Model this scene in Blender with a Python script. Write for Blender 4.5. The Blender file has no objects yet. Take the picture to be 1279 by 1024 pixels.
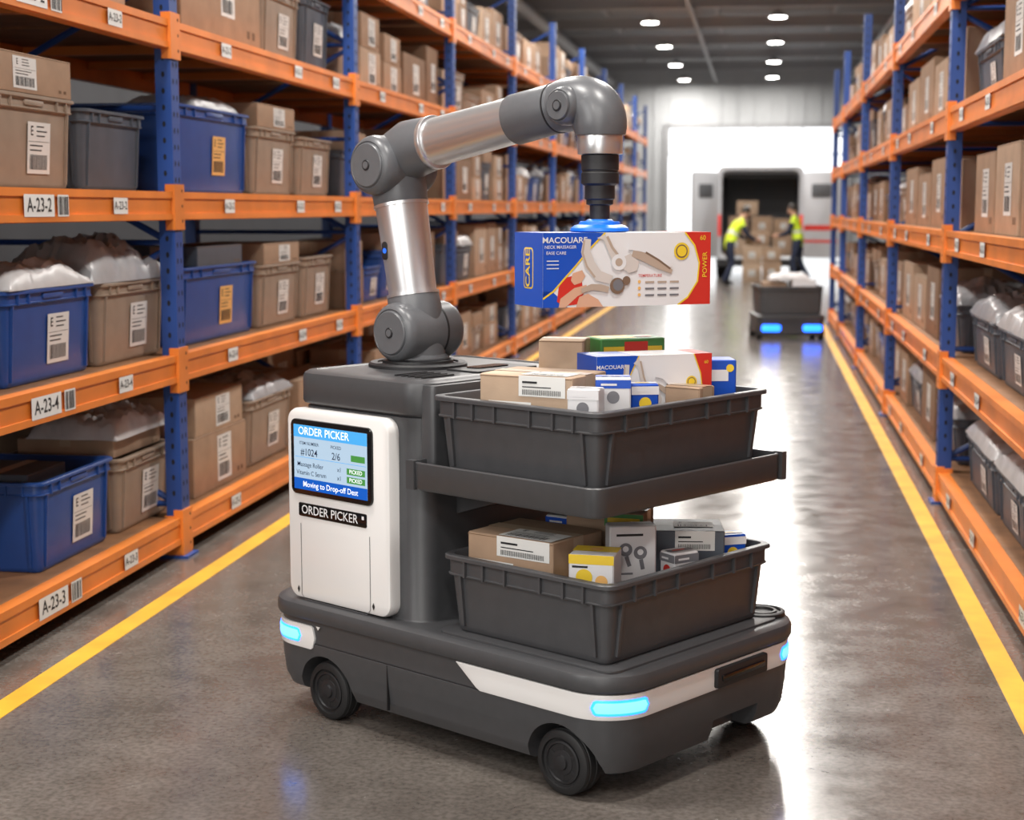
import bpy, bmesh, math, random
from mathutils import Vector, Matrix, noise
random.seed(11)
D = bpy.data
C = bpy.context
scene = C.scene
pi = math.pi

# ------------------------------------------------------------------ materials
def mat(name, col, rough=.5, metal=0.0, var=0.0, nscale=8, bump=0.0, bscale=150, emit=None, estr=0, coat=0, spec=.5):
    m = D.materials.new(name)
    m.use_nodes = True
    nt = m.node_tree
    b = nt.nodes['Principled BSDF']
    b.inputs['Base Color'].default_value = (*col, 1)
    b.inputs['Roughness'].default_value = rough
    b.inputs['Metallic'].default_value = metal
    b.inputs['Coat Weight'].default_value = coat
    b.inputs['Specular IOR Level'].default_value = spec
    if emit:
        b.inputs['Emission Color'].default_value = (*emit, 1)
        b.inputs['Emission Strength'].default_value = estr
    if var or bump:
        tc = nt.nodes.new('ShaderNodeTexCoord')
    if var:
        n = nt.nodes.new('ShaderNodeTexNoise')
        n.inputs['Scale'].default_value = nscale
        n.inputs['Detail'].default_value = 5
        nt.links.new(tc.outputs['Object'], n.inputs['Vector'])
        r = nt.nodes.new('ShaderNodeValToRGB')
        r.color_ramp.elements[0].position = .3
        r.color_ramp.elements[1].position = .7
        r.color_ramp.elements[0].color = (*[c*(1-var) for c in col], 1)
        r.color_ramp.elements[1].color = (*[min(1, c*(1+var)) for c in col], 1)
        nt.links.new(n.outputs['Fac'], r.inputs['Fac'])
        nt.links.new(r.outputs['Color'], b.inputs['Base Color'])
    if bump:
        n2 = nt.nodes.new('ShaderNodeTexNoise')
        n2.inputs['Scale'].default_value = bscale
        n2.inputs['Detail'].default_value = 3
        nt.links.new(tc.outputs['Object'], n2.inputs['Vector'])
        bp = nt.nodes.new('ShaderNodeBump')
        bp.inputs['Strength'].default_value = bump
        bp.inputs['Distance'].default_value = .002
        nt.links.new(n2.outputs['Fac'], bp.inputs['Height'])
        nt.links.new(bp.outputs['Normal'], b.inputs['Normal'])
    return m

M_ORANGE = mat('orange_paint', (.72, .205, .028), .40, var=.15, nscale=3)
M_BLUEP = mat('blue_paint', (.012, .055, .25), .42, var=.12, nscale=4)
M_HOLE = mat('dark_hole', (.005, .006, .01), .8)
M_WOOD = mat('shelf_board', (.26, .125, .055), .65, var=.25, nscale=6)
M_CARD = mat('cardboard', (.40, .27, .18), .75, var=.10, nscale=9, bump=.15)
M_CARD2 = mat('cardboard_light', (.49, .355, .25), .75, var=.10, nscale=9, bump=.15)
M_CARD3 = mat('cardboard_dark', (.26, .165, .105), .75, var=.12, nscale=7, bump=.15)
M_SEAM = mat('cardboard_seam', (.16, .09, .045), .8)
M_TAPE = mat('packing_tape', (.47, .35, .24), .28)
M_TBLUE = mat('blue_plastic', (.020, .075, .30), .34, var=.08, nscale=10, bump=.1)
M_TTAN = mat('tan_plastic', (.32, .245, .185), .5, var=.08, nscale=10, bump=.1)
M_TGREY = mat('grey_plastic', (.085, .10, .125), .45, var=.1, nscale=10, bump=.1)
M_LABEL = mat('label_paper', (.74, .74, .72), .55)
M_INK = mat('ink_black', (.012, .012, .014), .6)
M_OLABEL = mat('orange_label', (.80, .45, .14), .55)
M_BAG = mat('poly_mailer_film', (.62, .62, .63), .32, var=.08, nscale=14, bump=.35, bscale=14)
M_BAG2 = mat('poly_mailer_grey', (.42, .43, .45), .30, var=.10, nscale=14, bump=.35, bscale=14)
M_RGREY = mat('robot_graphite', (.056, .057, .061), .38, var=.05, nscale=30, bump=.12, bscale=500)
M_RGREY2 = mat('robot_joint_grey', (.112, .116, .125), .34, var=.04, nscale=30)
M_TOTE = mat('robot_tote_plastic', (.062, .063, .068), .40, var=.06, nscale=20, bump=.2, bscale=300)
M_RDARK = mat('robot_dark', (.014, .014, .016), .5)
M_RUBBER = mat('rubber', (.010, .010, .011), .6, bump=.2, bscale=200)
M_WHITE = mat('white_gloss_plastic', (.78, .77, .76), .3, coat=.3)
M_SILVER = mat('brushed_aluminium', (.74, .74, .75), .30, metal=.85, var=.04, nscale=3)
M_BLACK = mat('black_gloss', (.006, .006, .007), .16)
M_CUP = mat('blue_suction_silicone', (.01, .16, .75), .35)
M_GLOW = mat('blue_light', (.15, .5, 1), .3, emit=(.13, .40, 1.0), estr=2.0)
M_GLOW2 = mat('blue_light_edge', (.05, .25, 1), .3, emit=(.006, .11, 1.0), estr=6.0)
M_GLOWI = mat('blue_indicator', (.02, .1, .5), .3, emit=(.02, .15, .9), estr=.8)
M_SCR = mat('screen_white', (.1, .12, .15), .2, emit=(.55, .74, .92), estr=.75)
M_SCRB = mat('screen_blue', (.0, .03, .15), .2, emit=(.01, .10, .50), estr=.9)
M_SCRL = mat('screen_lightblue', (.0, .1, .2), .2, emit=(.10, .42, .88), estr=.9)
M_SCRG = mat('screen_green', (.0, .1, .02), .2, emit=(.10, .28, .06), estr=.8)
M_SCRW = mat('screen_text_white', (.5, .5, .5), .2, emit=(.9, .95, 1), estr=1.0)
M_SCRK = mat('screen_text_dark', (.01, .02, .06), .2)
M_PBLUE = mat('print_blue', (.010, .080, .50), .35)
M_PRED = mat('print_red', (.60, .035, .025), .35)
M_PWHITE = mat('print_white', (.76, .76, .78), .35)
M_PYEL = mat('print_yellow', (.82, .58, .04), .4)
M_PSKIN = mat('print_skin', (.66, .38, .26), .4)
M_PBEIGE = mat('print_beige', (.46, .36, .29), .4)
M_PBEIGE2 = mat('print_beige_light', (.62, .57, .54), .4)
M_PBROWN = mat('print_brown', (.20, .13, .09), .4)
M_PGREY = mat('print_grey', (.18, .18, .20), .4)
M_PGREEN = mat('print_green', (.06, .24, .06), .4)
M_YLINE = mat('yellow_floor_paint', (.76, .41, .035), .4, var=.18, nscale=5)
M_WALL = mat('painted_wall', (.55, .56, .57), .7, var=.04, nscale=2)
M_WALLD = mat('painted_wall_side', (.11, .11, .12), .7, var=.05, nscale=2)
M_CEIL = mat('ceiling_sheet', (.30, .30, .31), .7, var=.08, nscale=1)
M_STEEL = mat('ceiling_steel', (.40, .40, .41), .55)
M_LAMP = mat('led_lamp', (1, 1, 1), .4, emit=(1, .98, .94), estr=28)
M_VAN = mat('van_white', (.55, .56, .59), .3, coat=.4)
M_VANIN = mat('van_interior', (.20, .20, .21), .6)
M_TAIL = mat('tail_light_red', (.55, .01, .01), .25, emit=(1, .03, .01), estr=.4)
M_OUT = mat('yard_concrete', (.50, .50, .49), .8)
M_SKIN = mat('skin', (.50, .28, .19), .5)
M_HAIR = mat('hair_dark', (.02, .014, .01), .6)
M_VEST = mat('hi_vis_vest', (.62, .80, .03), .6, emit=(.6, .8, .03), estr=.05)
M_NAVY = mat('navy_workwear', (.015, .022, .05), .8)
M_REFL = mat('reflective_tape', (.7, .7, .7), .3)
M_SHOE = mat('work_shoe', (.012, .01, .01), .6)

def floor_material():
    m = D.materials.new('polished_concrete')
    m.use_nodes = True
    nt = m.node_tree; b = nt.nodes['Principled BSDF']
    tc = nt.nodes.new('ShaderNodeTexCoord')
    def N(s, d, r):
        n = nt.nodes.new('ShaderNodeTexNoise'); n.inputs['Scale'].default_value = s; n.inputs['Detail'].default_value = d; n.inputs['Roughness'].default_value = r
        nt.links.new(tc.outputs['Object'], n.inputs['Vector']); return n
    def R(n, p0, p1, c0, c1):
        r = nt.nodes.new('ShaderNodeValToRGB'); r.color_ramp.elements[0].position = p0; r.color_ramp.elements[1].position = p1
        r.color_ramp.elements[0].color = (*c0, 1); r.color_ramp.elements[1].color = (*c1, 1); nt.links.new(n.outputs['Fac'], r.inputs['Fac']); return r
    def MX(a, c, f):
        mx = nt.nodes.new('ShaderNodeMix'); mx.data_type = 'RGBA'; mx.blend_type = 'MULTIPLY'; mx.inputs[0].default_value = f
        nt.links.new(a, mx.inputs[6]); nt.links.new(c, mx.inputs[7]); return mx.outputs[2]
    n1 = N(1.1, 10, .66); n2 = N(55, 5, .5); n3 = N(5, 9, .68)
    r1 = R(n1, .3, .72, (.120, .104, .092), (.215, .192, .172))
    r2 = R(n2, .36, .60, (.55, .54, .53), (1, 1, 1))
    r3 = R(n3, .33, .67, (.68, .67, .66), (1.0, 1.0, 1.0))
    o = MX(MX(r1.outputs['Color'], r3.outputs['Color'], .8), r2.outputs['Color'], .7)
    nt.links.new(o, b.inputs['Base Color'])
    mr = nt.nodes.new('ShaderNodeMapRange')
    mr.inputs['From Min'].default_value = .3; mr.inputs['From Max'].default_value = .7
    mr.inputs['To Min'].default_value = .13; mr.inputs['To Max'].default_value = .29
    nt.links.new(n3.outputs['Fac'], mr.inputs['Value']); nt.links.new(mr.outputs['Result'], b.inputs['Roughness'])
    bp = nt.nodes.new('ShaderNodeBump'); bp.inputs['Strength'].default_value = .05; bp.inputs['Distance'].default_value = .002
    nt.links.new(n2.outputs['Fac'], bp.inputs['Height']); nt.links.new(bp.outputs['Normal'], b.inputs['Normal'])
    b.inputs['Specular IOR Level'].default_value = .75
    return m
M_FLOOR = floor_material()

# ------------------------------------------------------------------ mesh builder
_text = {}
def text_geo(s, bold=.004):
    k = (s, bold)
    if k in _text: return _text[k]
    cu = D.curves.new('t', 'FONT'); cu.body = s; cu.size = 1; cu.align_x = 'CENTER'; cu.align_y = 'CENTER'; cu.offset = bold
    cu.resolution_u = 3
    ob = D.objects.new('t', cu); scene.collection.objects.link(ob)
    dg = C.evaluated_depsgraph_get()
    me = D.meshes.new_from_object(ob.evaluated_get(dg))
    g = ([v.co.copy() for v in me.vertices], [tuple(p.vertices) for p in me.polygons])
    D.objects.remove(ob); D.meshes.remove(me); D.curves.remove(cu)
    _text[k] = g
    return g

def rr(x0, x1, y0, y1, r, z, k=6):
    r = max(.0001, min(r, (x1-x0)/2-.0001, (y1-y0)/2-.0001))
    out = []
    for cx, cy, a0 in ((x1-r, y0+r, -pi/2), (x1-r, y1-r, 0), (x0+r, y1-r, pi/2), (x0+r, y0+r, pi)):
        for i in range(k+1):
            a = a0+pi/2*i/k
            out.append(Vector((cx+r*math.cos(a), cy+r*math.sin(a), z)))
    return out

def face_M(o, X=(1, 0, 0), Y=(0, 0, 1), Z=(0, -1, 0)):
    m = Matrix.Identity(4)
    for i in range(3):
        m[i][0] = X[i]; m[i][1] = Y[i]; m[i][2] = Z[i]; m[i][3] = o[i]
    return m

class MB:
    def __init__(s):
        s.v = []; s.f = []; s.m = []; s.mats = []
    def mi(s, m):
        if m not in s.mats: s.mats.append(m)
        return s.mats.index(m)
    def add(s, vs, fs, m, M=None):
        o = len(s.v)
        s.v.extend([(M @ Vector(v)) if M else Vector(v) for v in vs])
        i = s.mi(m)
        for f in fs:
            s.f.append(tuple(o+q for q in f)); s.m.append(i)
    def merge(s, o, M=None):
        b = len(s.v)
        s.v.extend([(M @ v) if M else v.copy() for v in o.v])
        mp = [s.mi(m) for m in o.mats]
        for f, k in zip(o.f, o.m):
            s.f.append(tuple(b+q for q in f)); s.m.append(mp[k])
    def box(s, x0, x1, y0, y1, z0, z1, m, M=None):
        vs = [(x, y, z) for z in (z0, z1) for y in (y0, y1) for x in (x0, x1)]
        s.add(vs, [(0, 2, 3, 1), (4, 5, 7, 6), (0, 1, 5, 4), (2, 6, 7, 3), (0, 4, 6, 2), (1, 3, 7, 5)], m, M)
    def loft(s, rings, m, M=None, c0=True, c1=True):
        n = len(rings[0]); vs = [p for r in rings for p in r]; fs = []
        for i in range(len(rings)-1):
            for j in range(n):
                k = (j+1) % n
                fs.append((i*n+j, i*n+k, (i+1)*n+k, (i+1)*n+j))
        if c0: fs.append(tuple(range(n-1, -1, -1)))
        if c1: fs.append(tuple((len(rings)-1)*n+j for j in range(n)))
        s.add(vs, fs, m, M)
    def rev(s, prof, m, M=None, n=32, c0=True, c1=True):
        rings = [[Vector((r*math.cos(2*pi*j/n), r*math.sin(2*pi*j/n), z)) for j in range(n)] for r, z in prof]
        s.loft(rings, m, M, c0, c1)
    def cyl(s, p0, p1, r0, m, r1=None, n=32, M=None, ch=0):
        p0 = Vector(p0); p1 = Vector(p1); d = p1-p0; L = d.length
        r1 = r0 if r1 is None else r1
        R = Matrix.Translation(p0) @ d.to_track_quat('Z', 'Y').to_matrix().to_4x4()
        if M: R = M @ R
        if ch: prof = [(r0-ch, 0), (r0-ch*.3, ch*.3), (r0, ch), (r1, L-ch), (r1-ch*.3, L-ch*.3), (r1-ch, L)]
        else: prof = [(r0, 0), (r1, L)]
        s.rev(prof, m, R, n)
    def tube(s, pts, rad, m, M=None, n=28):
        pts = [Vector(p) for p in pts]; rings = []
        up = None
        for i, p in enumerate(pts):
            t = (pts[min(i+1, len(pts)-1)]-pts[max(i-1, 0)]).normalized()
            if up is None:
                up = t.orthogonal().normalized()
            up = (up-t*up.dot(t)).normalized()
            w = t.cross(up)
            r = rad[i] if isinstance(rad, (list, tuple)) else rad
            rings.append([p+(up*math.cos(2*pi*j/n)+w*math.sin(2*pi*j/n))*r for j in range(n)])
        s.loft(rings, m, M)
    def ell(s, c, rx, ry, rz, m, M=None, n=16, k=10):
        vs = []; fs = []
        for i in range(k+1):
            th = pi*i/k
            for j in range(n):
                ph = 2*pi*j/n
                vs.append((c[0]+rx*math.sin(th)*math.cos(ph), c[1]+ry*math.sin(th)*math.sin(ph), c[2]+rz*math.cos(th)))
        for i in range(k):
            for j in range(n):
                q = (j+1) % n
                fs.append((i*n+j, (i+1)*n+j, (i+1)*n+q, i*n+q))
        s.add(vs, fs, m, M)
    def poly(s, pts, m, M=None, z=0):
        s.add([(p[0], p[1], z) for p in pts], [tuple(range(len(pts)))], m, M)
    def rect(s, x0, x1, y0, y1, m, M=None, z=0):
        s.poly([(x0, y0), (x1, y0), (x1, y1), (x0, y1)], m, M, z)
    def disc(s, cx, cy, r, m, M=None, z=0, ry=None, n=20):
        ry = ry or r
        s.poly([(cx+r*math.cos(2*pi*i/n), cy+ry*math.sin(2*pi*i/n)) for i in range(n)], m, M, z)
    def stroke(s, pts, w, m, M=None, z=0):
        P = [Vector((p[0], p[1])) for p in pts]; vs = []; fs = []
        for i, p in enumerate(P):
            t = (P[min(i+1, len(P)-1)]-P[max(i-1, 0)]).normalized(); nrm = Vector((-t.y, t.x))
            ww = (w[i] if isinstance(w, (list, tuple)) else w)/2
            a = p+nrm*ww; b = p-nrm*ww
            vs += [(a.x, a.y, z), (b.x, b.y, z)]
        for i in range(len(P)-1):
            fs.append((2*i, 2*i+1, 2*i+3, 2*i+2))
        s.add(vs, fs, m, M)
    def text(s, t, size, cx, cy, m, M=None, z=0, bold=.004, sx=1):
        vs, fs = text_geo(t, bold)
        s.add([(v.x*size*sx+cx, v.y*size+cy, z) for v in vs], fs, m, M)
    def prism(s, w, h, r, d, m, M=None, ch=.003, k=6, cx=0, cy=0):
        a = lambda i, z: rr(cx-w/2+i, cx+w/2-i, cy-h/2+i, cy+h/2-i, max(r-i, .0005), z, k)
        s.loft([a(0, 0), a(0, d-ch), a(ch*.3, d-ch*.3), a(ch, d)], m, M)
    def mesh(s, name, norm=True):
        me = D.meshes.new(name)
        me.from_pydata([tuple(v) for v in s.v], [], s.f)
        for m in s.mats: me.materials.append(m)
        for p, k in zip(me.polygons, s.m): p.material_index = k
        if norm:
            bm = bmesh.new(); bm.from_mesh(me)
            bmesh.ops.recalc_face_normals(bm, faces=bm.faces[:])
            bm.to_mesh(me); bm.free()
        for p in me.polygons: p.use_smooth = True
        me.set_sharp_from_angle(angle=math.radians(35))
        me.update()
        return me
    def obj(s, name, parent=None, M=None, bevel=0, seg=2):
        ob = D.objects.new(name, s.mesh(name)); scene.collection.objects.link(ob)
        if parent: ob.parent = parent
        if M: ob.matrix_world = M
        return ob

def empty(name, M=None, parent=None):
    e = D.objects.new(name, None); scene.collection.objects.link(e)
    e.empty_display_size = .2
    if parent: e.parent = parent
    if M: e.matrix_world = M
    return e

def boolean_cut(ob, cutters):
    for c in cutters:
        md = ob.modifiers.new('b', 'BOOLEAN'); md.operation = 'DIFFERENCE'; md.object = c; md.solver = 'EXACT'
    C.view_layer.update()
    dg = C.evaluated_depsgraph_get()
    me = D.meshes.new_from_object(ob.evaluated_get(dg))
    ob.modifiers.clear()
    ob.data = me
    for p in me.polygons: p.use_smooth = True
    me.set_sharp_from_angle(angle=math.radians(35))
    for c in cutters: D.objects.remove(c)

# ------------------------------------------------------------------ label sticker
def label(mb, M, w, h, z=.0015, e=True, code=True, bg=None):
    mb.rect(-w/2, w/2, -h/2, h/2, bg or M_LABEL, M, z)
    z2 = z+.0008
    rs = random.Random(int(w*1e4+h*1e5))
    if e: mb.text('E', h*.26, -w*.32, h*.32, M_INK, M, z2, bold=.012)
    for i in range(3):
        mb.rect(-w*.12, w*.12+w*.25*rs.random(), h*(.42-i*.09)-h*.016, h*(.42-i*.09)+h*.008, M_INK, M, z2)
    mb.rect(-w*.45, w*.45, h*.12, h*.128, M_INK, M, z2)
    for i in range(2):
        mb.rect(-w*.4, w*.1+w*.2*rs.random(), h*(.05-i*.09)-h*.016, h*(.05-i*.09)+h*.008, M_INK, M, z2)
    if code:
        x = -w*.40
        while x < w*.36:
            q = w*rs.choice((.010, .018, .028))
            mb.rect(x, x+q, -h*.42, -h*.13, M_INK, M, z2)
            x += q+w*rs.choice((.015, .022, .03))

# ------------------------------------------------------------------ templates
def tote_mb(L, W, H, m, lab=None, olab=False, ribs=True, handle=True, k=4, th=.008, sk=None, frs=(.55, .78)):
    mb = MB(); hx, hy = L/2-.02, W/2-.02
    ins = min(.018, H*.08)
    def R(o, z, r=.035): return rr(-hx-o, hx+o, -hy-o, hy+o, max(.008, r+o*.6), z, k)
    sk = sk or min(.055, H*.2)
    rings = [R(-ins-.006, 0), R(-ins, .008), R(-ins*.9, .02), R(-.002, H-sk-.004), R(.010, H-sk), R(.011, H-sk+.004), R(.007, H-sk+.007), R(.007, H-.016), R(.020, H-.013), R(.020, H-.003), R(.017, H),
             R(-.004, H), R(-.008, H-.006), R(-ins-th, .016)]
    mb.loft(rings, m)
    if ribs:
        for sx in (-1, 1):
            for fr in frs:
                x = sx*hx*fr
                mb.box(x-.004, x+.004, -hy-.017, -hy+.0, H-sk, H-.013, m)
                mb.box(x-.004, x+.004, hy-.0, hy+.017, H-sk, H-.013, m)
        for sy in (-1, 1):
            for fr in frs:
                y = sy*hy*fr
                mb.box(-hx-.017, -hx, y-.004, y+.004, H-sk, H-.013, m)
                mb.box(hx, hx+.017, y-.004, y+.004, H-sk, H-.013, m)
        def rib(q0, q1, side, axis):
            a = ins*.9
            def P(t, n, z): return (t, n, z) if axis == 'x' else (n, t, z)
            h_ = hy if axis == 'x' else hx
            vs = []
            for z, o in ((H-sk, 0), (.02, a)):
                for t, n in ((q0, h_-.004-o), (q1, h_-.004-o), (q1, h_+.009-o), (q0, h_+.009-o)):
                    vs.append(P(t, side*n, z))
            mb.add(vs, [(0, 1, 2, 3), (7, 6, 5, 4), (0, 4, 5, 1), (1, 5, 6, 2), (2, 6, 7, 3), (3, 7, 4, 0)], m)
        for sgn in (-1, 1):
            for sd in (-1, 1):
                x = sgn*(hx-.055); rib(x-.005, x+.005, sd, 'x')
                y = sgn*(hy-.055); rib(y-.005, y+.005, sd, 'y')
    if handle:
        for sx in (-1, 1):
            Mh = face_M((sx*(hx+.0085), 0, H-sk*.55), X=(0, sx, 0), Y=(0, 0, 1), Z=(sx, 0, 0))
            mb.prism(.13, .022, .01, .004, M_HOLE, Mh, ch=.001)
        Mh = face_M((0, -hy-.0075, H-sk*.55))
        mb.prism(L*.22, .02, .009, .006, m, Mh, ch=.001)
    if lab:
        tilt = math.atan2(ins*.9, H-sk-.02)
        zc = (H-sk)*.52
        off = ins*.9*(1-(zc-.02)/(H-sk-.024))
        Y = Vector((0, -math.sin(tilt), math.cos(tilt))); Z = Vector((0, -math.cos(tilt), -math.sin(tilt)))
        Ml = face_M((lab[0], -hy+off-.003, zc), X=(1, 0, 0), Y=Y, Z=Z)
        label(mb, Ml, lab[1], lab[2], bg=M_OLABEL if olab else None)
    return mb

def carton_mb(L, W, H, m, lab=(.0, .12, .14), tape=True, marks=True, toplab=None):
    mb = MB(); hx, hy = L/2, W/2
    mb.loft([rr(-hx+.002, hx-.002, -hy+.002, hy-.002, .004, 0, 1), rr(-hx, hx, -hy, hy, .004, .003, 1), rr(-hx, hx, -hy, hy, .004, H-.003, 1), rr(-hx+.003, hx-.003, -hy+.003, hy-.003, .004, H, 1)], m)
    T = face_M((0, 0, H), X=(1, 0, 0), Y=(0, 1, 0), Z=(0, 0, 1))
    mb.rect(-hx, hx, -.002, .002, M_SEAM if tape else M_PGREY, T, .0008)
    F = face_M((0, -hy, 0))
    if tape:
        mb.rect(-hx, hx, -.026, .026, M_TAPE, T, .0014)
        for sx in (-1, 1):
            E = face_M((sx*hx, 0, H), X=(0, sx, 0), Y=(0, 0, 1), Z=(sx, 0, 0))
            mb.rect(-.026, .026, -min(.07, H*.4), 0, M_TAPE, E, .0014)
        mb.rect(-hx, hx, H-.007, H-.005, M_SEAM, F, .0006)
    if lab:
        label(mb, face_M((lab[0], -hy, H*.5)), lab[1], min(lab[2], H*.8))
        if not toplab:
            label(mb, face_M((hx*.35, hy*.45, H), X=(1, 0, 0), Y=(0, 1, 0), Z=(0, 0, 1)), min(.12, L*.35), min(.09, W*.3), z=.002, e=False)
    if toplab:
        label(mb, face_M((toplab[0], toplab[1], H), X=(1, 0, 0), Y=(0, 1, 0), Z=(0, 0, 1)), toplab[2], toplab[3], z=.002)
        w_ = toplab[2]
        mb.rect(toplab[0]-w_/2, toplab[0]+w_/2, H-.06, H, M_LABEL, F, .002)
        mb.rect(toplab[0]-w_*.42, toplab[0]-w_*.1, H-.022, H-.016, M_INK, F, .003); mb.rect(toplab[0]-w_*.42, toplab[0]+w_*.2, H-.034, H-.031, M_INK, F, .003)
        x = toplab[0]-w_*.42
        while x < toplab[0]+w_*.4:
            mb.rect(x, x+.002, H-.055, H-.040, M_INK, F, .003); x += .0045
    if marks:
        mb.rect(hx*.62, hx*.70, H*.12, H*.20, M_SEAM, F, .0012)
        mb.rect(hx*.76, hx*.84, H*.12, H*.20, M_SEAM, F, .0012)
    return mb

def mailer_mb(L, W, H, m, seed=0):
    mb = MB(); nx, ny = 34, 26
    top = []; bot = []
    for j in range(ny+1):
        for i in range(nx+1):
            u = -1+2*i/nx; v = -1+2*j/ny
            e = (max(0, 1-abs(u)**3.2))**.42*(max(0, 1-abs(v)**3.2))**.42
            p = Vector((u*1.7+seed*5.1, v*1.7, seed))
            n1 = noise.noise(p); n2 = abs(noise.noise(p*2.2+Vector((3, 1, 7))))
            n3 = abs(noise.noise(Vector((p.x*1.2+p.y*3.5, p.y*1.1-p.x*1.5, seed+9))))
            n4 = abs(noise.noise(p*5+Vector((13, 1, 7))))
            h = H*e*(.88+.28*n1-.30*n2-.26*n3-.12*n4)
            x = u*L/2*(1+.05*noise.noise(p+Vector((9, 9, 9)))); y = v*W/2*(1+.05*noise.noise(p+Vector((5, 2, 9))))
            top.append((x, y, max(h, 0)+.006)); bot.append((x, y, .0))
    n = nx+1; o = len(top); fs = []
    for j in range(ny):
        for i in range(nx):
            a = j*n+i
            fs.append((a, a+1, a+n+1, a+n)); fs.append((o+a, o+a+n, o+a+n+1, o+a+1))
    for i in range(nx):
        fs.append((i, o+i, o+i+1, i+1)); a = ny*n+i; fs.append((a, a+1, o+a+1, o+a))
    for j in range(ny):
        a = j*n; fs.append((a, a+n, o+a+n, o+a)); a = j*n+nx; fs.append((a, o+a, o+a+n, a+n))
    mb.add(top+bot, fs, m)
    return mb

# ------------------------------------------------------------------ room
def simple(name, x0, x1, y0, y1, z0, z1, m):
    mb = MB(); mb.box(x0, x1, y0, y1, z0, z1, m); return mb.obj(name)
XW0, XW1, YW0, YW1, ZC = -7.0, 6.0, -9.0, 50.0, 5.9
simple('floor', XW0-.2, XW1+.2, YW0-.2, YW1+.2, -.15, 0, M_FLOOR)
simple('yard_ground', -40, 40, YW1+.2, 110, -.15, -.01, M_OUT)
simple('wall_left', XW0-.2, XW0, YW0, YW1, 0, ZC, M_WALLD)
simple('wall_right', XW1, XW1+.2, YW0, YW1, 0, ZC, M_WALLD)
simple('wall_rear', XW0-.2, XW1+.2, YW0-.2, YW0, 0, ZC, M_WALL)
wb = MB()
OX0, OX1, OZ = -2.85, 2.6, 4.1
wb.box(XW0-.2, OX0, YW1, YW1+.2, 0, ZC, M_WALL); wb.box(OX1, XW1+.2, YW1, YW1+.2, 0, ZC, M_WALL)
wb.box(OX0, OX1, YW1, YW1+.2, OZ, ZC, M_WALL)
for i in range(26):
    x = XW0+.25+i*.5
    z0 = OZ+.15 if OX0-.1 < x < OX1+.1 else 0
    wb.box(x-.03, x+.03, YW1-.03, YW1, z0, ZC, M_WALL)
wb.obj('wall_back')
tr = MB()
tr.box(OX0-.12, OX0+.03, YW1-.08, YW1+.22, 0, OZ+.12, M_STEEL); tr.box(OX1-.03, OX1+.12, YW1-.08, YW1+.22, 0, OZ+.12, M_STEEL)
tr.box(OX0, OX1, YW1-.08, YW1+.22, OZ-.02, OZ+.12, M_STEEL)
tr.obj('trim_1')
dr = MB()
dr.box(OX0+.03, OX1-.03, YW1+.06, YW1+.12, OZ-.85, OZ-.80, M_STEEL)
for i in range(5):
    x = OX0+.03+(OX1-OX0-.06)*i/4
    dr.box(x-.02, x+.02, YW1+.06, YW1+.12, OZ-.82, OZ-.02, M_STEEL)
dr.obj('door_1')
cb = MB(); cb.box(XW0-.2, XW1+.2, YW0-.2, YW1+.2, ZC, ZC+.15, M_CEIL); cb.obj('ceiling')
ts = MB()
y = YW0+2
while y < YW1:
    ts.box(XW0, XW1, y-.06, y+.06, ZC-.10, ZC-.08, M_STEEL); ts.box(XW0, XW1, y-.01, y+.01, ZC-.3, ZC-.08, M_STEEL); ts.box(XW0, XW1, y-.06, y+.06, ZC-.32, ZC-.30, M_STEEL)
    y += 3.6
for x in (-5.2, -3.4, -1.0, 1.5, 3.8):
    ts.box(x-.04, x+.04, YW0, YW1, ZC-.08, ZC, M_STEEL)
for x, r in ((-1.4, .05), (2.6, .07), (-4.6, .14)):
    ts.cyl((x, YW0, ZC-.42), (x, YW1, ZC-.42), r, M_STEEL, n=12)
ts.obj('ceiling_trusses')
for nm, x in (('floor_marking_line', -2.46), ('floor_marking_line', .90)):
    mb = MB(); mb.box(x-.045, x+.045, -4, 45, .0, .002, M_YLINE); mb.obj(nm)

def lamp(x, y, energy):
    mb = MB()
    mb.rev([(.19, 0), (.19, .02), (.14, .06), (.10, .10), (.05, .14)], M_STEEL, n=20)
    mb.rev([(.165, -.004), (.165, .002)], M_LAMP, n=20)
    mb.cyl((0, 0, .13), (0, 0, .42), .008, M_STEEL, n=6)
    mb.obj('high_bay_lamp', M=Matrix.Translation((x, y, 5.42)))
    l = D.lights.new('lamp_light', 'AREA'); l.shape = 'DISK'; l.size = .34 if y > 10 else .7; l.energy = energy; l.color = (1, .96, .905)
    o = D.objects.new('lamp_light', l); o.location = (x, y, 5.40); scene.collection.objects.link(o)
for i in range(12):
    y = -6.5+i*5.0+(0 if i < 8 else -.5)
    e = 150 if i < 3 else (165 if i < 6 else (165 if i < 10 else 110))
    lamp(.28, y, e); lamp(-2.3, y+.6, e)
def area(name, loc, rot, sx, sy, e, col):
    l = D.lights.new(name, 'AREA'); l.shape = 'RECTANGLE'; l.size = sx; l.size_y = sy; l.energy = e; l.color = col
    o = D.objects.new(name, l); o.location = loc; o.rotation_euler = rot; scene.collection.objects.link(o)
area('rear_fill_light', (-1, YW0+.3, 2.4), (math.radians(90), 0, 0), 5, 4, 190, (1, .98, .95))  # added fill from behind the camera; the rear wall has no door
area('side_fill_light', (-4.6, 0.2, 3.4), (math.radians(62), 0, math.radians(-42)), 2.2, 2.6, 130, (1, .98, .95))  # extra fill aimed at the robot from the left, no opening modelled there

w = D.worlds.new('sky'); scene.world = w; w.use_nodes = True
bg = w.node_tree.nodes['Background']; bg.inputs[0].default_value = (.96, .98, 1, 1); bg.inputs[1].default_value = 2.3

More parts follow.
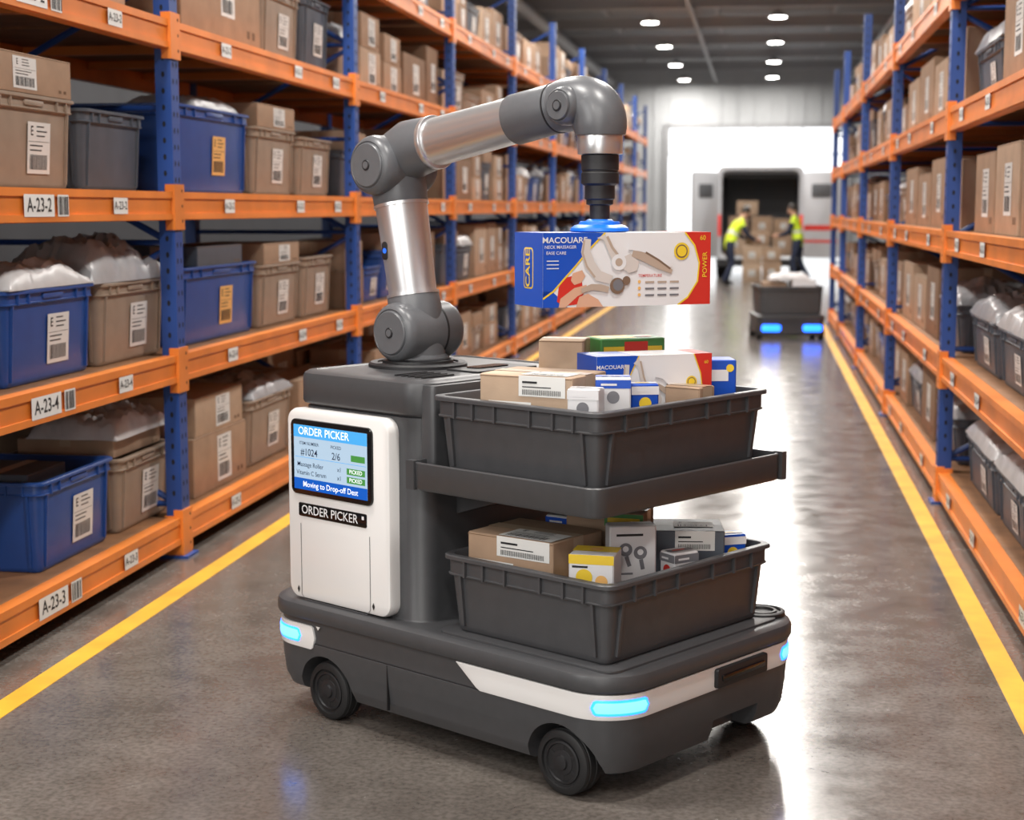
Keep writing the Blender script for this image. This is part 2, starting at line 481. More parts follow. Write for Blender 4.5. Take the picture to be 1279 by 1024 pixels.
# ------------------------------------------------------------------ racks
def rack(name, xf, xr, ys, levels, top, s):
    root = empty(name)
    up = MB()
    for y in ys:
        for x, fr in ((xf, True), (xr, False)):
            up.box(x-.038, x+.038, y-.05, y+.05, .012, top, M_BLUEP)
            up.box(x-.07, x+.07, y-.075, y+.075, 0, .012, M_BLUEP)
            if fr and y < 19:
                z = .28
                while z < top-.05:
                    Mf = face_M((x+s*.038, y, z), X=(0, s, 0), Y=(0, 0, 1), Z=(s, 0, 0))
                    for o in (-.022, .022):
                        up.disc(o, 0, .008, M_HOLE, Mf, .001, ry=.014, n=8)
                    Mg = face_M((x, y-.05, z+.03))
                    up.disc(0, 0, .008, M_HOLE, Mg, .001, ry=.014, n=8)
                    z += .075
        z = .25; f = 1
        while z < top-.6:
            a, b = (xf, xr) if f > 0 else (xr, xf)
            up.cyl((a, y, z), (b, y, z+.6), .016, M_BLUEP, n=8)
            up.cyl((xf, y, z), (xr, y, z), .014, M_BLUEP, n=8)
            z += .62; f = -f
    up.obj('uprights', root)
    bm_ = MB()
    for y in ys:
        bm_.box(xf-.046, xf+.046, y-.058, y+.058, .012, .2, M_ORANGE)
        for lz in levels:
            bm_.box(min(xf, xf+s*.047), max(xf, xf+s*.047), y-.062, y+.062, lz-.11, lz+.10, M_ORANGE)
            if y < 15:
                Mf = face_M((xf+s*.047, y, lz), X=(0, s, 0), Y=(0, 0, 1), Z=(s, 0, 0))
                for o in (-.07, 0, .07): bm_.disc(.03, o, .008, M_HOLE, Mf, .001, n=8)
    for i in range(len(ys)-1):
        a, b = ys[i]+.05, ys[i+1]-.05
        for lz in levels:
            bm_.box(xf-.028, xf+.028, a, b, lz-.065, lz+.065, M_ORANGE)
            bm_.box(min(xf+s*.02, xf+s*.036), max(xf+s*.02, xf+s*.036), a, b, lz-.062, lz-.035, M_ORANGE)
            bm_.box(min(xf+s*.02, xf+s*.036), max(xf+s*.02, xf+s*.036), a, b, lz+.035, lz+.066, M_ORANGE)
            bm_.box(xr-.025, xr+.025, a, b, lz-.065, lz+.065, M_ORANGE)
            n = 4
            for k in range(1, n):
                yy = a+(b-a)*k/n
                bm_.box(min(xf, xr)+.028, max(xf, xr)-.025, yy-.03, yy+.03, lz-.0, lz+.045, M_ORANGE)
    bm_.obj('beams', root)
    dk = MB()
    for i in range(len(ys)-1):
        a, b = ys[i]+.055, ys[i+1]-.055
        for lz in levels:
            dk.box(min(xf-s*.03, xr+s*.026), max(xf-s*.03, xr+s*.026), a, b, lz+.045, lz+.064, M_WOOD)
    dk.obj('shelf_boards', root)
    lb = MB()
    codes = {0: 'A-23-3', 1: 'A-23-4', 2: 'A-23-2', 3: 'A-23-2', 4: 'A-24-1'}
    for i in range(min(5, len(ys)-1)):
        a, b = ys[i], ys[i+1]
        for li, lz in enumerate(levels):
            spots = [(.22, 0), (.60, 0), (.85, 0)] if (i or s < 0) else [(.57, 1), (.80, 0)]
            for fr, big in spots:
                yy = a+(b-a)*fr
                Mf = face_M((xf+s*.037, yy, lz), X=(0, s, 0), Y=(0, 0, 1), Z=(s, 0, 0))
                w_ = .26 if big else .15
                hh = .042 if big else .034
                lb.rect(-w_/2, w_/2, -hh, hh, M_LABEL, Mf, .001)
                lb.text(codes[li], .075 if big else .048, 0, 0, M_INK, Mf, .002, bold=.01)
                if big:
                    lb.rect(.16, .26, -.042, .042, M_LABEL, Mf, .001)
                    x = .168
                    while x < .25:
                        q = random.choice((.004, .008, .012)); lb.rect(x, x+q, -.035, .035, M_INK, Mf, .002); x += q+random.choice((.005, .009))
    lb.obj('location_labels', root)
    return root

LXF, LXR = -2.72, -3.85
LY = [3.8, 7.2, 10.6, 14.1, 17.7, 21.2, 24.7, 28.2, 31.7, 35.2, 38.4]
LL = [.13, .90, 1.66, 2.44, 3.20]
rack('pallet_rack', LXF, LXR, LY, LL, 4.05, 1)
RXF, RXR = 1.05, 2.15
RY = [1.4, 5.3, 9.2, 13.1, 17.0, 20.9, 23.6]
RL = [.11, .76, 1.46, 2.13, 2.83]
rack('pallet_rack', RXF, RXR, RY, RL, 3.6, -1)

# ------------------------------------------------------------------ shelf stock
ML = lambda x, y, z: Matrix.Translation((x, y, z)) @ Matrix.Rotation(pi/2, 4, 'Z')
MR = lambda x, y, z: Matrix.Translation((x, y, z)) @ Matrix.Rotation(-pi/2, 4, 'Z')
def put(kind, side, y0, y1, z, H, deep=.6, m=None, lab='std', jit=0, back=0, merge=None, **kw):
    L = y1-y0; yc = (y0+y1)/2
    face = (LXF-.07-back) if side < 0 else (RXF+.07+back)
    xc = face-deep/2 if side < 0 else face+deep/2
    M = (ML if side < 0 else MR)(xc, yc, z)
    if kind == 'tote':
        lb = (L*.08, .20, .20) if lab == 'std' else lab
        if H < .3: lb = (L*.08, .17, H*.5) if lb else None
        mb = tote_mb(L, deep, H, m or M_TTAN, lab=lb, k=2 if merge else 4, ribs=not merge, **kw); nm = 'storage_tote'
    elif kind == 'box':
        lb = (L*.06, min(.22, L*.36), .24) if lab == 'std' else lab
        mb = carton_mb(L, deep, H, m or M_CARD, lab=lb); nm = 'cardboard_box'
    else:
        mb = mailer_mb(L, deep, H, m or M_BAG, seed=y0*3.3); nm = 'poly_mailer_bag'
    if merge is not None: merge.merge(mb, M)
    else: mb.obj(nm, M=M)

g = .002
B = [l+.064+g for l in LL]
put('tote', -1, 5.90, 6.64, B[0], .37, .66, M_TBLUE)
put('box', -1, 5.98, 6.34, B[0]+.03, .36, .30, M_TGREY, lab=None, back=.1)
put('tote', -1, 6.70, 7.38, B[0], .34, .6, M_TTAN)
put('box', -1, 6.74, 7.30, B[0]+.34+g, .08, .46, M_CARD, lab=None, back=.05)
put('bag', -1, 6.72, 7.34, B[0]+.42+2*g, .15, .44, M_BAG, back=.02)
put('tote', -1, 5.66, 6.50, B[1], .37, .60, M_TBLUE)
put('bag', -1, 5.68, 6.46, B[1]+.37+g, .13, .40, M_BAG)
put('tote', -1, 6.55, 7.34, B[1], .36, .62, M_TTAN)
put('bag', -1, 6.48, 7.32, B[1]+.36+g, .24, .44, M_BAG2)
put('tote', -1, 4.78, 5.60, B[1], .36, .6, M_TTAN)
put('tote', -1, 5.58, 6.36, B[2], .36, .62, M_TTAN)
put('box', -1, 5.66, 6.30, B[2]+.36+g, .15, .55, M_CARD, lab=(-.1, .2, .12))
put('tote', -1, 6.43, 7.12, B[2], .34, .6, M_TGREY, lab=None)
put('box', -1, 4.8, 5.52, B[2], .5, .6, M_CARD)
put('box', -1, 5.2, 5.95, B[3], .4, .6, M_CARD)
put('box', -1, 6.02, 6.9, B[3], .45, .6, M_CARD2)
put('box', -1, 7.62, 8.45, B[0], .30, .6, M_CARD)
put('box', -1, 7.66, 8.40, B[0]+.30+g, .20, .55, M_CARD2)
put('tote', -1, 8.55, 9.40, B[0], .38, .6, M_TTAN)
put('bag', -1, 8.60, 9.38, B[0]+.38+g, .12, .5, M_BAG2)
put('box', -1, 9.5, 10.3, B[0], .4, .6, M_CARD)
put('tote', -1, 7.54, 8.74, B[1], .39, .6, M_TBLUE, olab=True)
put('box', -1, 7.75, 8.45, B[1]+.39+g, .10, .45, M_TGREY, lab=None)
put('tote', -1, 8.82, 9.62, B[1], .36, .6, M_TTAN)
put('box', -1, 8.85, 9.55, B[1]+.36+g, .12, .5, M_CARD)
put('tote', -1, 9.70, 10.38, B[1], .38, .6, M_TTAN)
put('tote', -1, 7.50, 8.66, B[2], .43, .6, M_TBLUE, olab=True)
put('bag', -1, 7.9, 8.6, B[2]+.43+g, .09, .4, M_BAG2, back=.05)
put('tote', -1, 8.74, 9.56, B[2], .38, .6, M_TTAN)
put('box', -1, 8.78, 9.5, B[2]+.38+g, .13, .5, M_CARD)
put('tote', -1, 9.64, 10.40, B[2], .36, .6, M_TTAN)
put('box', -1, 7.60, 8.85, B[3], .52, .65, M_CARD)
put('tote', -1, 8.95, 9.70, B[3], .40, .6, M_TTAN)
put('box', -1, 9.0, 9.65, B[3]+.40+g, .14, .5, M_CARD)
put('tote', -1, 9.78, 10.40, B[3], .45, .6, M_TGREY)

BR = [l+.064+g for l in RL]
put('box', 1, 7.35, 8.05, BR[2], .42, .6, M_CARD2)
put('box', 1, 8.10, 8.78, BR[2], .40, .6, M_CARD)
put('box', 1, 6.4, 7.25, BR[2], .45, .6, M_CARD)
for (a, b, l) in ((7.85, 8.85, 0), (6.9, 7.75, 0), (5.9, 6.8, 0), (7.95, 8.85, 1), (6.95, 7.85, 1), (6.0, 6.85, 1), (8.05, 9.0, 3),
                  (9.4, 10.3, 1), (9.4, 10.25, 0), (11.3, 12.2, 0)):
    put('tote', 1, a, b, BR[l], .27, .6, M_TGREY)
    put('bag', 1, a-.02, b+.02, BR[l]+.27+g, .15, .50, M_BAG2 if int(a*10) % 3 else M_BAG)
for (a, b, l, h) in ((10.4, 11.2, 0, .42), (12.3, 12.95, 0, .40), (10.4, 11.1, 1, .45), (11.2, 12.0, 1, .35), (12.1, 12.9, 1, .42), (9.4, 10.1, 2, .4), (10.2, 11.0, 2, .44), (11.1, 11.9, 2, .36), (12.0, 12.9, 2, .42),
                     (9.4, 10.2, 3, .46), (10.3, 11.0, 3, .38), (11.1, 12.0, 3, .45), (12.1, 12.9, 3, .4), (9.4, 10.3, 4, .45), (10.4, 11.3, 4, .5), (11.5, 12.8, 4, .45)):
    put('box', 1, a, b, BR[l], h, .6, (M_CARD, M_CARD2, M_CARD3)[int(a*10) % 3])
put('box', 1, 7.15, 7.95, BR[3], .50, .6, M_CARD)
put('box', 1, 8.3, 9.0, BR[4], .45, .6, M_CARD2)

def fill(side, ys, base, heights, mass, i0):
    for i in range(i0, len(ys)-1):
        for li, z in enumerate(base):
            for row in ((0, .02), (1, .58)):
                y = ys[i]+.12
                while y < ys[i+1]-.45:
                    L = random.uniform(.42, .85)
                    if y+L > ys[i+1]-.1: L = ys[i+1]-.1-y
                    hmax = heights[li]
                    H = random.uniform(.55, .98)*hmax
                    k = random.random(); bk = row[1]
                    if k < .50:
                        m = random.choice((M_CARD, M_CARD, M_CARD2, M_CARD3))
                        if H > .42 and random.random() < .5:
                            h1 = H*random.uniform(.5, .6)
                            put('box', side, y, y+L, z, h1, .5, m, back=bk, merge=mass)
                            put('box', side, y+.03, y+L-.03, z+h1+g, H-h1, .45, random.choice((M_CARD, M_CARD2)), back=bk, merge=mass)
                        else:
                            put('box', side, y, y+L, z, H, .5, m, back=bk, merge=mass)
                    else:
                        m = M_TTAN if k < .72 else (M_TGREY if k < .90 else M_TBLUE)
                        h1 = min(.40, H*.75)
                        put('tote', side, y, y+L, z, h1, .5, m, back=bk, merge=mass, handle=False)
                        if random.random() < .7:
                            if random.random() < .6: put('bag', side, y, y+L, z+h1+g, .14, .46, random.choice((M_BAG, M_BAG2)), back=bk, merge=mass)
                            else: put('box', side, y+.05, y+L-.05, z+h1+g, .13, .42, M_CARD, back=bk, merge=mass, lab=None)
                    y += L+random.uniform(.03, .12)
massL = MB()
fill(-1, LY, B, [.56, .56, .56, .56, .66], massL, 2)
for i in (0, 1):
    for li, z in enumerate(B):
        y = LY[i]+.15
        while y < LY[i+1]-.6:
            L = random.uniform(.5, .8)
            put('box', -1, y, min(y+L, LY[i+1]-.1), z, random.uniform(.25, .45), .36, random.choice((M_CARD, M_CARD3, M_CARD3)), back=.70, merge=massL)
            y += L+.12
y = LY[1]+.15
while y < LY[2]-.5:
    put('box', -1, y, y+.6, B[4], .5, .6, M_CARD, merge=massL); y += .68
massL.obj('stacked_boxes_and_totes')
massR = MB()
fill(1, RY, BR, [.48, .48, .48, .50, .55], massR, 3)
for i in (0, 1, 2):
    for li, z in enumerate(BR):
        y = RY[i]+.15
        while y < RY[i+1]-.6:
            L = random.uniform(.5, .8)
            put('box', 1, y, min(y+L, RY[i+1]-.1), z, random.uniform(.25, .40), .36, random.choice((M_CARD, M_CARD3)), back=.68, merge=massR)
            y += L+.12
massR.obj('stacked_boxes_and_totes')

# ------------------------------------------------------------------ ROBOT
RM = Matrix.Translation((-.518, 4.345, 0)) @ Matrix.Rotation(math.radians(-33.8), 4, 'Z')
robot = empty('order_picking_robot', RM)
def rob(mb, name):
    o = D.objects.new(name, mb.mesh(name)); scene.collection.objects.link(o)
    o.parent = robot
    return o
A0, A1, B0, B1, RC = -1.30, .20, -.03, .93, .15
def br(o, z, k=12): return rr(A0-o, A1+o, B0-o, B1+o, RC+o, z, k)
mb = MB()
mb.loft([br(-.05, .075), br(-.028, .085), br(-.012, .12), br(-.004, .18), br(0, .235), br(0, .245), br(-.004, .247), br(-.004, .325)], M_RGREY)
body = rob(mb, 'chassis_body')
cutters = []
def cutter(mbx):
    o = D.objects.new('cut', mbx.mesh('cut')); scene.collection.objects.link(o); o.matrix_world = RM; cutters.append(o)
C.view_layer.update()
for a in (0.0, -1.0):
    for b0, b1 in ((-.3, .10), (.82, 1.2)):
        c = MB(); c.cyl((a, b0, .085), (a, b1, .085), .128, M_RDARK, n=40); cutter(c)
c = MB(); c.box(.10, .4, .45, .68, -.1, .15, M_RDARK); cutter(c)
boolean_cut(body, cutters)
mb = MB()
for a in (-.70,):
    mb.box(a-.002, a+.002, B0-.0008, B0+.01, .10, .245, M_RDARK)
mb.box(A0+.2, -.2, B0+.002, B0+.01, .243, .249, M_RDARK)
rob(mb, 'chassis_seams')
mb = MB()
mb.loft([br(-.006, .322), br(.010, .326), br(.014, .335), br(.014, .360), br(.009, .372), br(-.004, .379), br(-.02, .380)], M_RGREY)
mb.loft([rr(-.52, .17, .0, .84, .05, .380, 6), rr(-.52, .17, .0, .84, .05, .386, 6), rr(-.515, .165, .005, .835, .05, .388, 6)], M_RGREY)
rob(mb, 'chassis_deck')
mb = MB()
Md = Matrix.Translation((.09, .845, .380))
mb.rev([(.075, .0), (.075, .012), (.070, .015), (.062, .015), (.060, .008), (.050, .008), (.048, .015), (.04, .015), (.036, .007)], M_RDARK, Md, n=40)
rob(mb, 'deck_sensor')

def perim(o=0, step=.012):
    x0, x1, y0, y1, r = A0-o, A1+o, B0-o, B1+o, RC+o
    segs = [('l', (x0+r, y0), (x1-r, y0), (0, -1), A1-A0-2*RC), ('a', (x1-r, y0+r), -pi/2, None, RC*pi/2), ('l', (x1, y0+r), (x1, y1-r), (1, 0), B1-B0-2*RC), ('a', (x1-r, y1-r), 0, None, RC*pi/2),
            ('l', (x1-r, y1), (x0+r, y1), (0, 1), A1-A0-2*RC), ('a', (x0+r, y1-r), pi/2, None, RC*pi/2), ('l', (x0, y1-r), (x0, y0+r), (-1, 0), B1-B0-2*RC), ('a', (x0+r, y0+r), pi, None, RC*pi/2)]
    tot = sum(s_[4] for s_ in segs)
    def at(s):
        s = s % tot
        for t, p, q, nn, L in segs:
            if s <= L+1e-9:
                f = s/L
                if t == 'l': return (p[0]+(q[0]-p[0])*f, p[1]+(q[1]-p[1])*f, nn[0], nn[1])
                an = q+pi/2*f
                return (p[0]+r*math.cos(an), p[1]+r*math.sin(an), math.cos(an), math.sin(an))
            s -= L
        return at(0)
    return at
PER = perim()
def band(mb, s0, s1, z0, z1, off, th, m, n=48, ends=.0):
    rings = []
    for i in range(n+1):
        f = i/n; s_ = s0+(s1-s0)*f
        x, y, nx, ny = PER(s_)
        a = z0(s_) if callable(z0) else z0
        b = z1(s_) if callable(z1) else z1
        e = min(f, 1-f)*abs(s1-s0)
        if ends and e < ends:
            q = 1-math.sqrt(max(0, 1-(1-e/ends)**2)); c_ = (a+b)/2; a = a+(c_-a)*q*.95; b = b+(c_-b)*q*.95
        cz = min(.004, (b-a)*.3)
        p = [(off-.02, a), (off+th-.001, a), (off+th, a+cz), (off+th, b-cz), (off+th-.001, b), (off-.02, b)]
        rings.append([Vector((x+nx*d, y+ny*d, z)) for d, z in p])
    mb.loft(rings, m)
mb = MB()
zlo = lambda s: .315-.068*min(1, max(0, (s-.755)/.09))
band(mb, .755, 2.68, zlo, .318, .0, .004, M_WHITE, 120)
band(mb, -.18, .11, .228, .305, .0, .004, M_WHITE, 30, ends=.02)
rob(mb, 'white_stripe')
mb = MB()
for s0, s1, z0, z1 in ((1.262, 1.437, .260, .304), (2.10, 2.275, .260, .304), (-.165, .045, .244, .290)):
    band(mb, s0, s1, z0, z1, .002, .004, M_GLOW2, 24, ends=.018)
    band(mb, s0+.008, s1-.008, z0+.007, z1-.007, .002, .006, M_GLOW, 24, ends=.012)
rob(mb, 'blue_status_lights')
mb = MB()
Mx = face_M((A1, .565, .282), X=(0, 1, 0), Y=(0, 0, 1), Z=(1, 0, 0))
mb.prism(.26, .058, .008, .018, M_RDARK, Mx, ch=.004)
mb.prism(.22, .020, .006, .004, M_BLACK, face_M((A1+.018, .565, .282), X=(0, 1, 0), Y=(0, 0, 1), Z=(1, 0, 0)), ch=.001)
mb.poly([(-.01, 0), (.01, 0), (0, -.012)], M_WHITE, face_M((-1.02, B0-.004, .31)), 0)
rob(mb, 'front_handle')

def wheel(a, b, sgn):
    mb = MB()
    Mw = face_M((a, b, .096), X=(1, 0, 0), Y=(0, 0, 1), Z=(0, sgn, 0))
    mb.rev([(.060, -.04), (.082, -.04), (.092, -.034), (.096, -.024), (.096, -.008), (.093, -.006), (.093, -.002), (.096, 0), (.096, .018), (.093, .020), (.093, .023), (.095, .025), (.092, .032), (.082, .038), (.072, .038), (.070, .030), (.060, .028), (.058, .030)], M_RUBBER, Mw, n=64)
    mb.rev([(.062, .020), (.062, .033), (.056, .035), (.052, .026), (.040, .024), (.036, .032), (.022, .034), (.020, .040), (.012, .042)], M_RDARK, Mw, n=40)
    for i in range(6):
        an = i*pi/3
        Ms = Mw @ Matrix.Rotation(an+pi/6, 4, 'Z')
        mb.box(.034, .056, -.005, .005, .02, .031, M_RDARK, M=Ms)
    return mb
for i, (a, b, s_) in enumerate(((0, .022, -1), (-1.0, .022, -1), (0, .878, 1), (-1.0, .878, 1))):
    rob(wheel(a, b, s_), 'wheel_%d' % (i+1))

CA0, CA1, CB0, CB1 = -1.17, -.60, .03, .76
def cr(o, z, r=.07): return rr(CA0-o, CA1+o, CB0-o, CB1+o, r+o, z, 8)
mb = MB()
mb.loft([cr(.004, .380), cr(0, .386), cr(0, 1.015), cr(-.01, 1.018), cr(-.01, 1.024), cr(.012, 1.026), cr(.016, 1.034), cr(.016, 1.105), cr(.010, 1.122), cr(-.004, 1.130), cr(-.03, 1.132), cr(-.035, 1.128)], M_RGREY)
mb.loft([rr(CA1-.02, -.558, .04, .74, .015, .80, 3), rr(CA1-.02, -.558, .04, .74, .015, 1.10, 3), rr(CA1-.02, -.562, .045, .735, .015, 1.118, 3)], M_RGREY)
rob(mb, 'column')
mb = MB()
for i in range(5):
    Mv = Matrix.Translation((-.80+i*.03, .18, 1.128))
    mb.loft([rr(-.006, .006, -.07, .07, .005, 0, 3), rr(-.006, .006, -.07, .07, .005, .005, 3)], M_RDARK, Mv)
mb.box(-.80, -.66, .34, .62, 1.125, 1.134, M_RDARK)
mb.loft([rr(-.78, -.72, .4, .56, .02, 1.134, 4), rr(-.78, -.72, .4, .56, .02, 1.138, 4)], M_BLACK)
rob(mb, 'column_vents')
mb = MB()
PM = face_M((-.943, .032, .6975))
mb.prism(.485, .625, .045, .045, M_WHITE, PM, ch=.012, k=8)
mb.stroke([(x, y) for x, y in [(-.165, .10), (-.165, -.135), (-.15, -.15), (.15, -.15), (.165, -.135), (.165, .10)]], .0025, M_RGREY2, face_M((-.955, -.013, .535)), .0012)
for x in (-1.135, -.775):
    mb.disc(0, 0, .006, M_RDARK, face_M((x, -.013, .415)), .002, ry=.012, n=4)
rob(mb, 'service_panel')
mb = MB()
SM = face_M((-.963, -.013, .855))
mb.prism(.385, .245, .022, .009, M_BLACK, SM, ch=.004)
z = .0095
mb.rect(-.175, .175, -.105, .105, M_SCR, SM, z)
mb.rect(-.175, .175, .065, .105, M_SCRL, SM, z+.0004)
mb.text('ORDER PICKER', .036, -.03, .085, M_SCRW, SM, z+.0008, sx=1.0)
mb.rect(-.175, .175, -.105, -.068, M_SCRB, SM, z+.0004)
mb.text('Moving to Drop-off Dest', .026, 0, -.087, M_SCRW, SM, z+.0008)
mb.text('#1024', .032, -.10, .017, M_SCRK, SM, z+.0008)
mb.text('2/6', .032, .03, .017, M_SCRK, SM, z+.0008)
mb.text('ITEM NUMBER', .015, -.10, .046, M_SCRK, SM, z+.0008)
mb.text('PICKED', .015, .03, .046, M_SCRK, SM, z+.0008)
mb.text('Massage Roller', .021, -.095, -.023, M_SCRK, SM, z+.0008)
mb.text('Vitamin C Serum', .021, -.09, -.050, M_SCRK, SM, z+.0008)
mb.text('x1', .02, .045, -.023, M_SCRK, SM, z+.0008)
mb.text('x1', .02, .045, -.050, M_SCRK, SM, z+.0008)
mb.rect(-.17, .17, .0, .0015, M_SCRL, SM, z+.0006)
for yy in (-.023, -.050):
    mb.rect(.08, .165, yy-.010, yy+.010, M_SCRG, SM, z+.0006)
    mb.text('PICKED', .018, .122, yy, M_SCRW, SM, z+.001)
mb.rect(.10, .165, .010, .030, M_SCRG, SM, z+.0006)
rob(mb, 'display_screen')
mb = MB()
NM = face_M((-.965, -.013, .682))
mb.prism(.325, .044, .006, .003, M_BLACK, NM, ch=.001)
mb.text('ORDER PICKER', .040, -.012, 0, M_PWHITE, NM, .0036, bold=.006, sx=1.0)
mb.rect(.142, .152, .003, .014, M_PWHITE, NM, .0036)
rob(mb, 'name_plate')

TA0, TA1, TB0, TB1 = -.60, .14, -.03, .885
def trr(o, z, r=.05): return rr(TA0-o, TA1+o, TB0-o, TB1+o, r+o, z, 8)
mb = MB()
mb.loft([trr(-.02, .808), trr(-.006, .812), trr(0, .822), trr(0, .893), trr(-.003, .896), trr(-.009, .896), trr(-.011, .892), trr(-.011, .868)], M_RGREY)
mb.box(TA0-.004, TA0+.03, TB0-.004, TB0+.02, .812, .90, M_RGREY)
mb.box(TA1-.03, TA1+.004, TB1-.02, TB1+.004, .812, .90, M_RGREY)
for b in (.18, .60):
    vs = []
    for y in (b, b+.05):
        vs += [(-.62, y, .70), (-.34, y, .79), (-.34, y, .812), (-.62, y, .812)]
    mb.add(vs, [(0, 1, 2, 3), (7, 6, 5, 4), (0, 4, 5, 1), (1, 5, 6, 2), (2, 6, 7, 3), (3, 7, 4, 0)], M_RGREY)
mb.box(-.62, -.20, .16, .70, .785, .812, M_RGREY)
rob(mb, 'upper_tray')

# ---- arm
AB = .39
P = lambda a, z, b=AB: Vector((a, b, z))
Sh, El = P(-.985, 1.245), P(-1.083, 1.79)
mb = MB()
Mb = Matrix.Translation((-.985, AB, 1.128))
mb.rev([(.165, 0), (.165, .010), (.158, .016), (.135, .016), (.133, .010), (.120, .010), (.118, .022), (.100, .030)], M_RDARK, Mb, n=56)
mb.rev([(.105, .022), (.105, .032), (.092, .042), (.090, .10)], M_RGREY2, Mb, n=48)
rob(mb, 'arm_base_flange')
def joint(mb, c, r, b0, b1, m, cap=True):
    Mj = face_M((c.x, b0, c.z), X=(1, 0, 0), Y=(0, 0, -1), Z=(0, 1, 0)); L = b1-b0
    mb.rev([(r*.50, -.000), (r*.72, .0), (r*.76, .003), (r*.80, .0), (r*.90, .006), (r*.97, .018), (r, .032), (r, L-.032), (r*.97, L-.018), (r*.90, L-.006), (r*.5, L)], m, Mj, n=56)
    if cap:
        mb.rev([(r*.70, -.006), (r*.73, -.003), (r*.73, .003)], m, Mj, n=48)
        mb.rev([(.016, -.0085), (.018, -.006), (.018, 0)], M_RDARK, Mj, n=24)
        mb.rev([(.012, -.0095), (.012, -.006)], M_RGREY2, Mj, n=20)
mb = MB()
joint(mb, Sh, .098, AB-.125, AB+.135, M_RGREY2)
mb.cyl((Sh.x, AB+.045, Sh.z), (Sh.x, AB+.052, Sh.z), .0995, M_RDARK, n=48)
rob(mb, 'shoulder_joint')
d1 = (El-Sh).normalized()
mb = MB()
mb.cyl(Sh+d1*.02, Sh+d1*.125, .094, M_RGREY2, r1=.086, n=48, ch=.006)
mb.cyl(El-d1*.13, El-d1*.01, .090, M_RGREY2, r1=.096, n=48, ch=.006)
rob(mb, 'upper_arm_collars')
mb = MB()
mb.cyl(Sh+d1*.118, Sh+d1*.128, .088, M_SILVER, r1=.088, n=48)
mb.cyl(Sh+d1*.12, El-d1*.122, .080, M_SILVER, r1=.087, n=64)
mb.cyl(El-d1*.137, El-d1*.127, .092, M_SILVER, n=48)
rob(mb, 'upper_arm_tube')
mb = MB()
sidep = Sh+d1*.27+Vector((-.02, -.080, 0))
Mq = face_M(sidep, X=(1, 0, 0), Y=(0, 0, 1), Z=(0, -1, 0))
mb.prism(.028, .060, .012, .004, M_RDARK, Mq, ch=.001); mb.disc(0, .0, .009, M_GLOWI, Mq, .0045)
rob(mb, 'arm_indicator')
mb = MB()
joint(mb, El, .098, AB-.130, AB+.115, M_RGREY2)
rob(mb, 'elbow_joint')
Fa = P(-1.06, 1.835); Fb = P(-.345, 1.955); d2 = (Fb-Fa).normalized()
mb = MB()
mb.tube([El+Vector((-.03, 0, .005)), El+Vector((.02, 0, .025)), Fa+d2*.06, Fa+d2*.12, Fa+d2*.165], [.075, .094, .096, .090, .085], M_RGREY2, n=48)
rob(mb, 'elbow_housing')
mb = MB()
mb.cyl(Fa+d2*.155, Fa+d2*.175, .088, M_SILVER, n=56, ch=.003)
mb.cyl(Fa+d2*.165, Fa+d2*.545, .078, M_SILVER, r1=.072, n=64)
rob(mb, 'forearm_tube')
mb = MB()
mb.cyl(Fa+d2*.525, Fb+d2*.0, .078, M_RGREY2, r1=.075, n=56, ch=.003)
mb.cyl(Fb-d2*.03, Fb-d2*.025, .0775, M_RDARK, n=56)
W0 = Fb-d2*.01
path = [W0, W0+d2*.04]
c0 = W0+d2*.04
end = P(-.205, 1.885)
for i in range(1, 12):
    t = i/12
    ctrl = P(-.205, c0.z+.010)
    path.append(c0*(1-t)**2+ctrl*2*t*(1-t)+end*t*t)
path += [end, end-Vector((0, 0, .02))]
mb.tube(path, [.078]+[.080]*(len(path)-3)+[.079, .075], M_RGREY2, n=48)
mb.ell((-.232, AB, 1.950), .085, .080, .066, M_RGREY2, n=40, k=24)
joint(mb, P(-.285, 1.950), .058, AB-.098, AB-.02, M_RGREY2)
rob(mb, 'wrist_joint')
mb = MB()
mb.cyl(P(-.205, 1.868), P(-.205, 1.808), .067, M_SILVER, n=48, ch=.004)
mb.cyl(P(-.205, 1.872), P(-.205, 1.866), .069, M_RDARK, n=48)
rob(mb, 'wrist_flange')
mb = MB()
mb.rev([(.052, 0), (.056, -.003), (.056, -.045), (.053, -.048), (.053, -.052), (.056, -.055), (.056, -.085), (.045, -.092), (.045, -.130), (.040, -.134), (.040, -.146), (.030, -.150), (.030, -.19)], M_RDARK, Matrix.Translation(P(-.205, 1.808)), n=48)
rob(mb, 'gripper_body')
mb = MB()
mb.rev([(.034, 0), (.040, -.003), (.048, -.012), (.075, -.018), (.086, -.026), (.088, -.034), (.080, -.037), (.055, -.037)], M_CUP, Matrix.Translation(P(-.205, 1.6175)), n=56)
mb.rev([(.058, -.006), (.062, -.012), (.062, -.018)], M_CUP, Matrix.Translation(P(-.205, 1.6175)), n=48)
rob(mb, 'suction_cup')

def rl(a, b, z, rot=0): return RM @ Matrix.Translation((a, b, z)) @ Matrix.Rotation(math.radians(rot), 4, 'Z')
FR = (.22, .5, .74)
tote_mb(.66, .815, .235, M_TOTE, handle=False, k=6, sk=.062, frs=FR).obj('plastic_tote', M=rl(-.17, .4075, .390))
tote_mb(.66, .84, .228, M_TOTE, handle=False, k=6, sk=.062, frs=FR).obj('plastic_tote', M=rl(-.21, .42, .870))

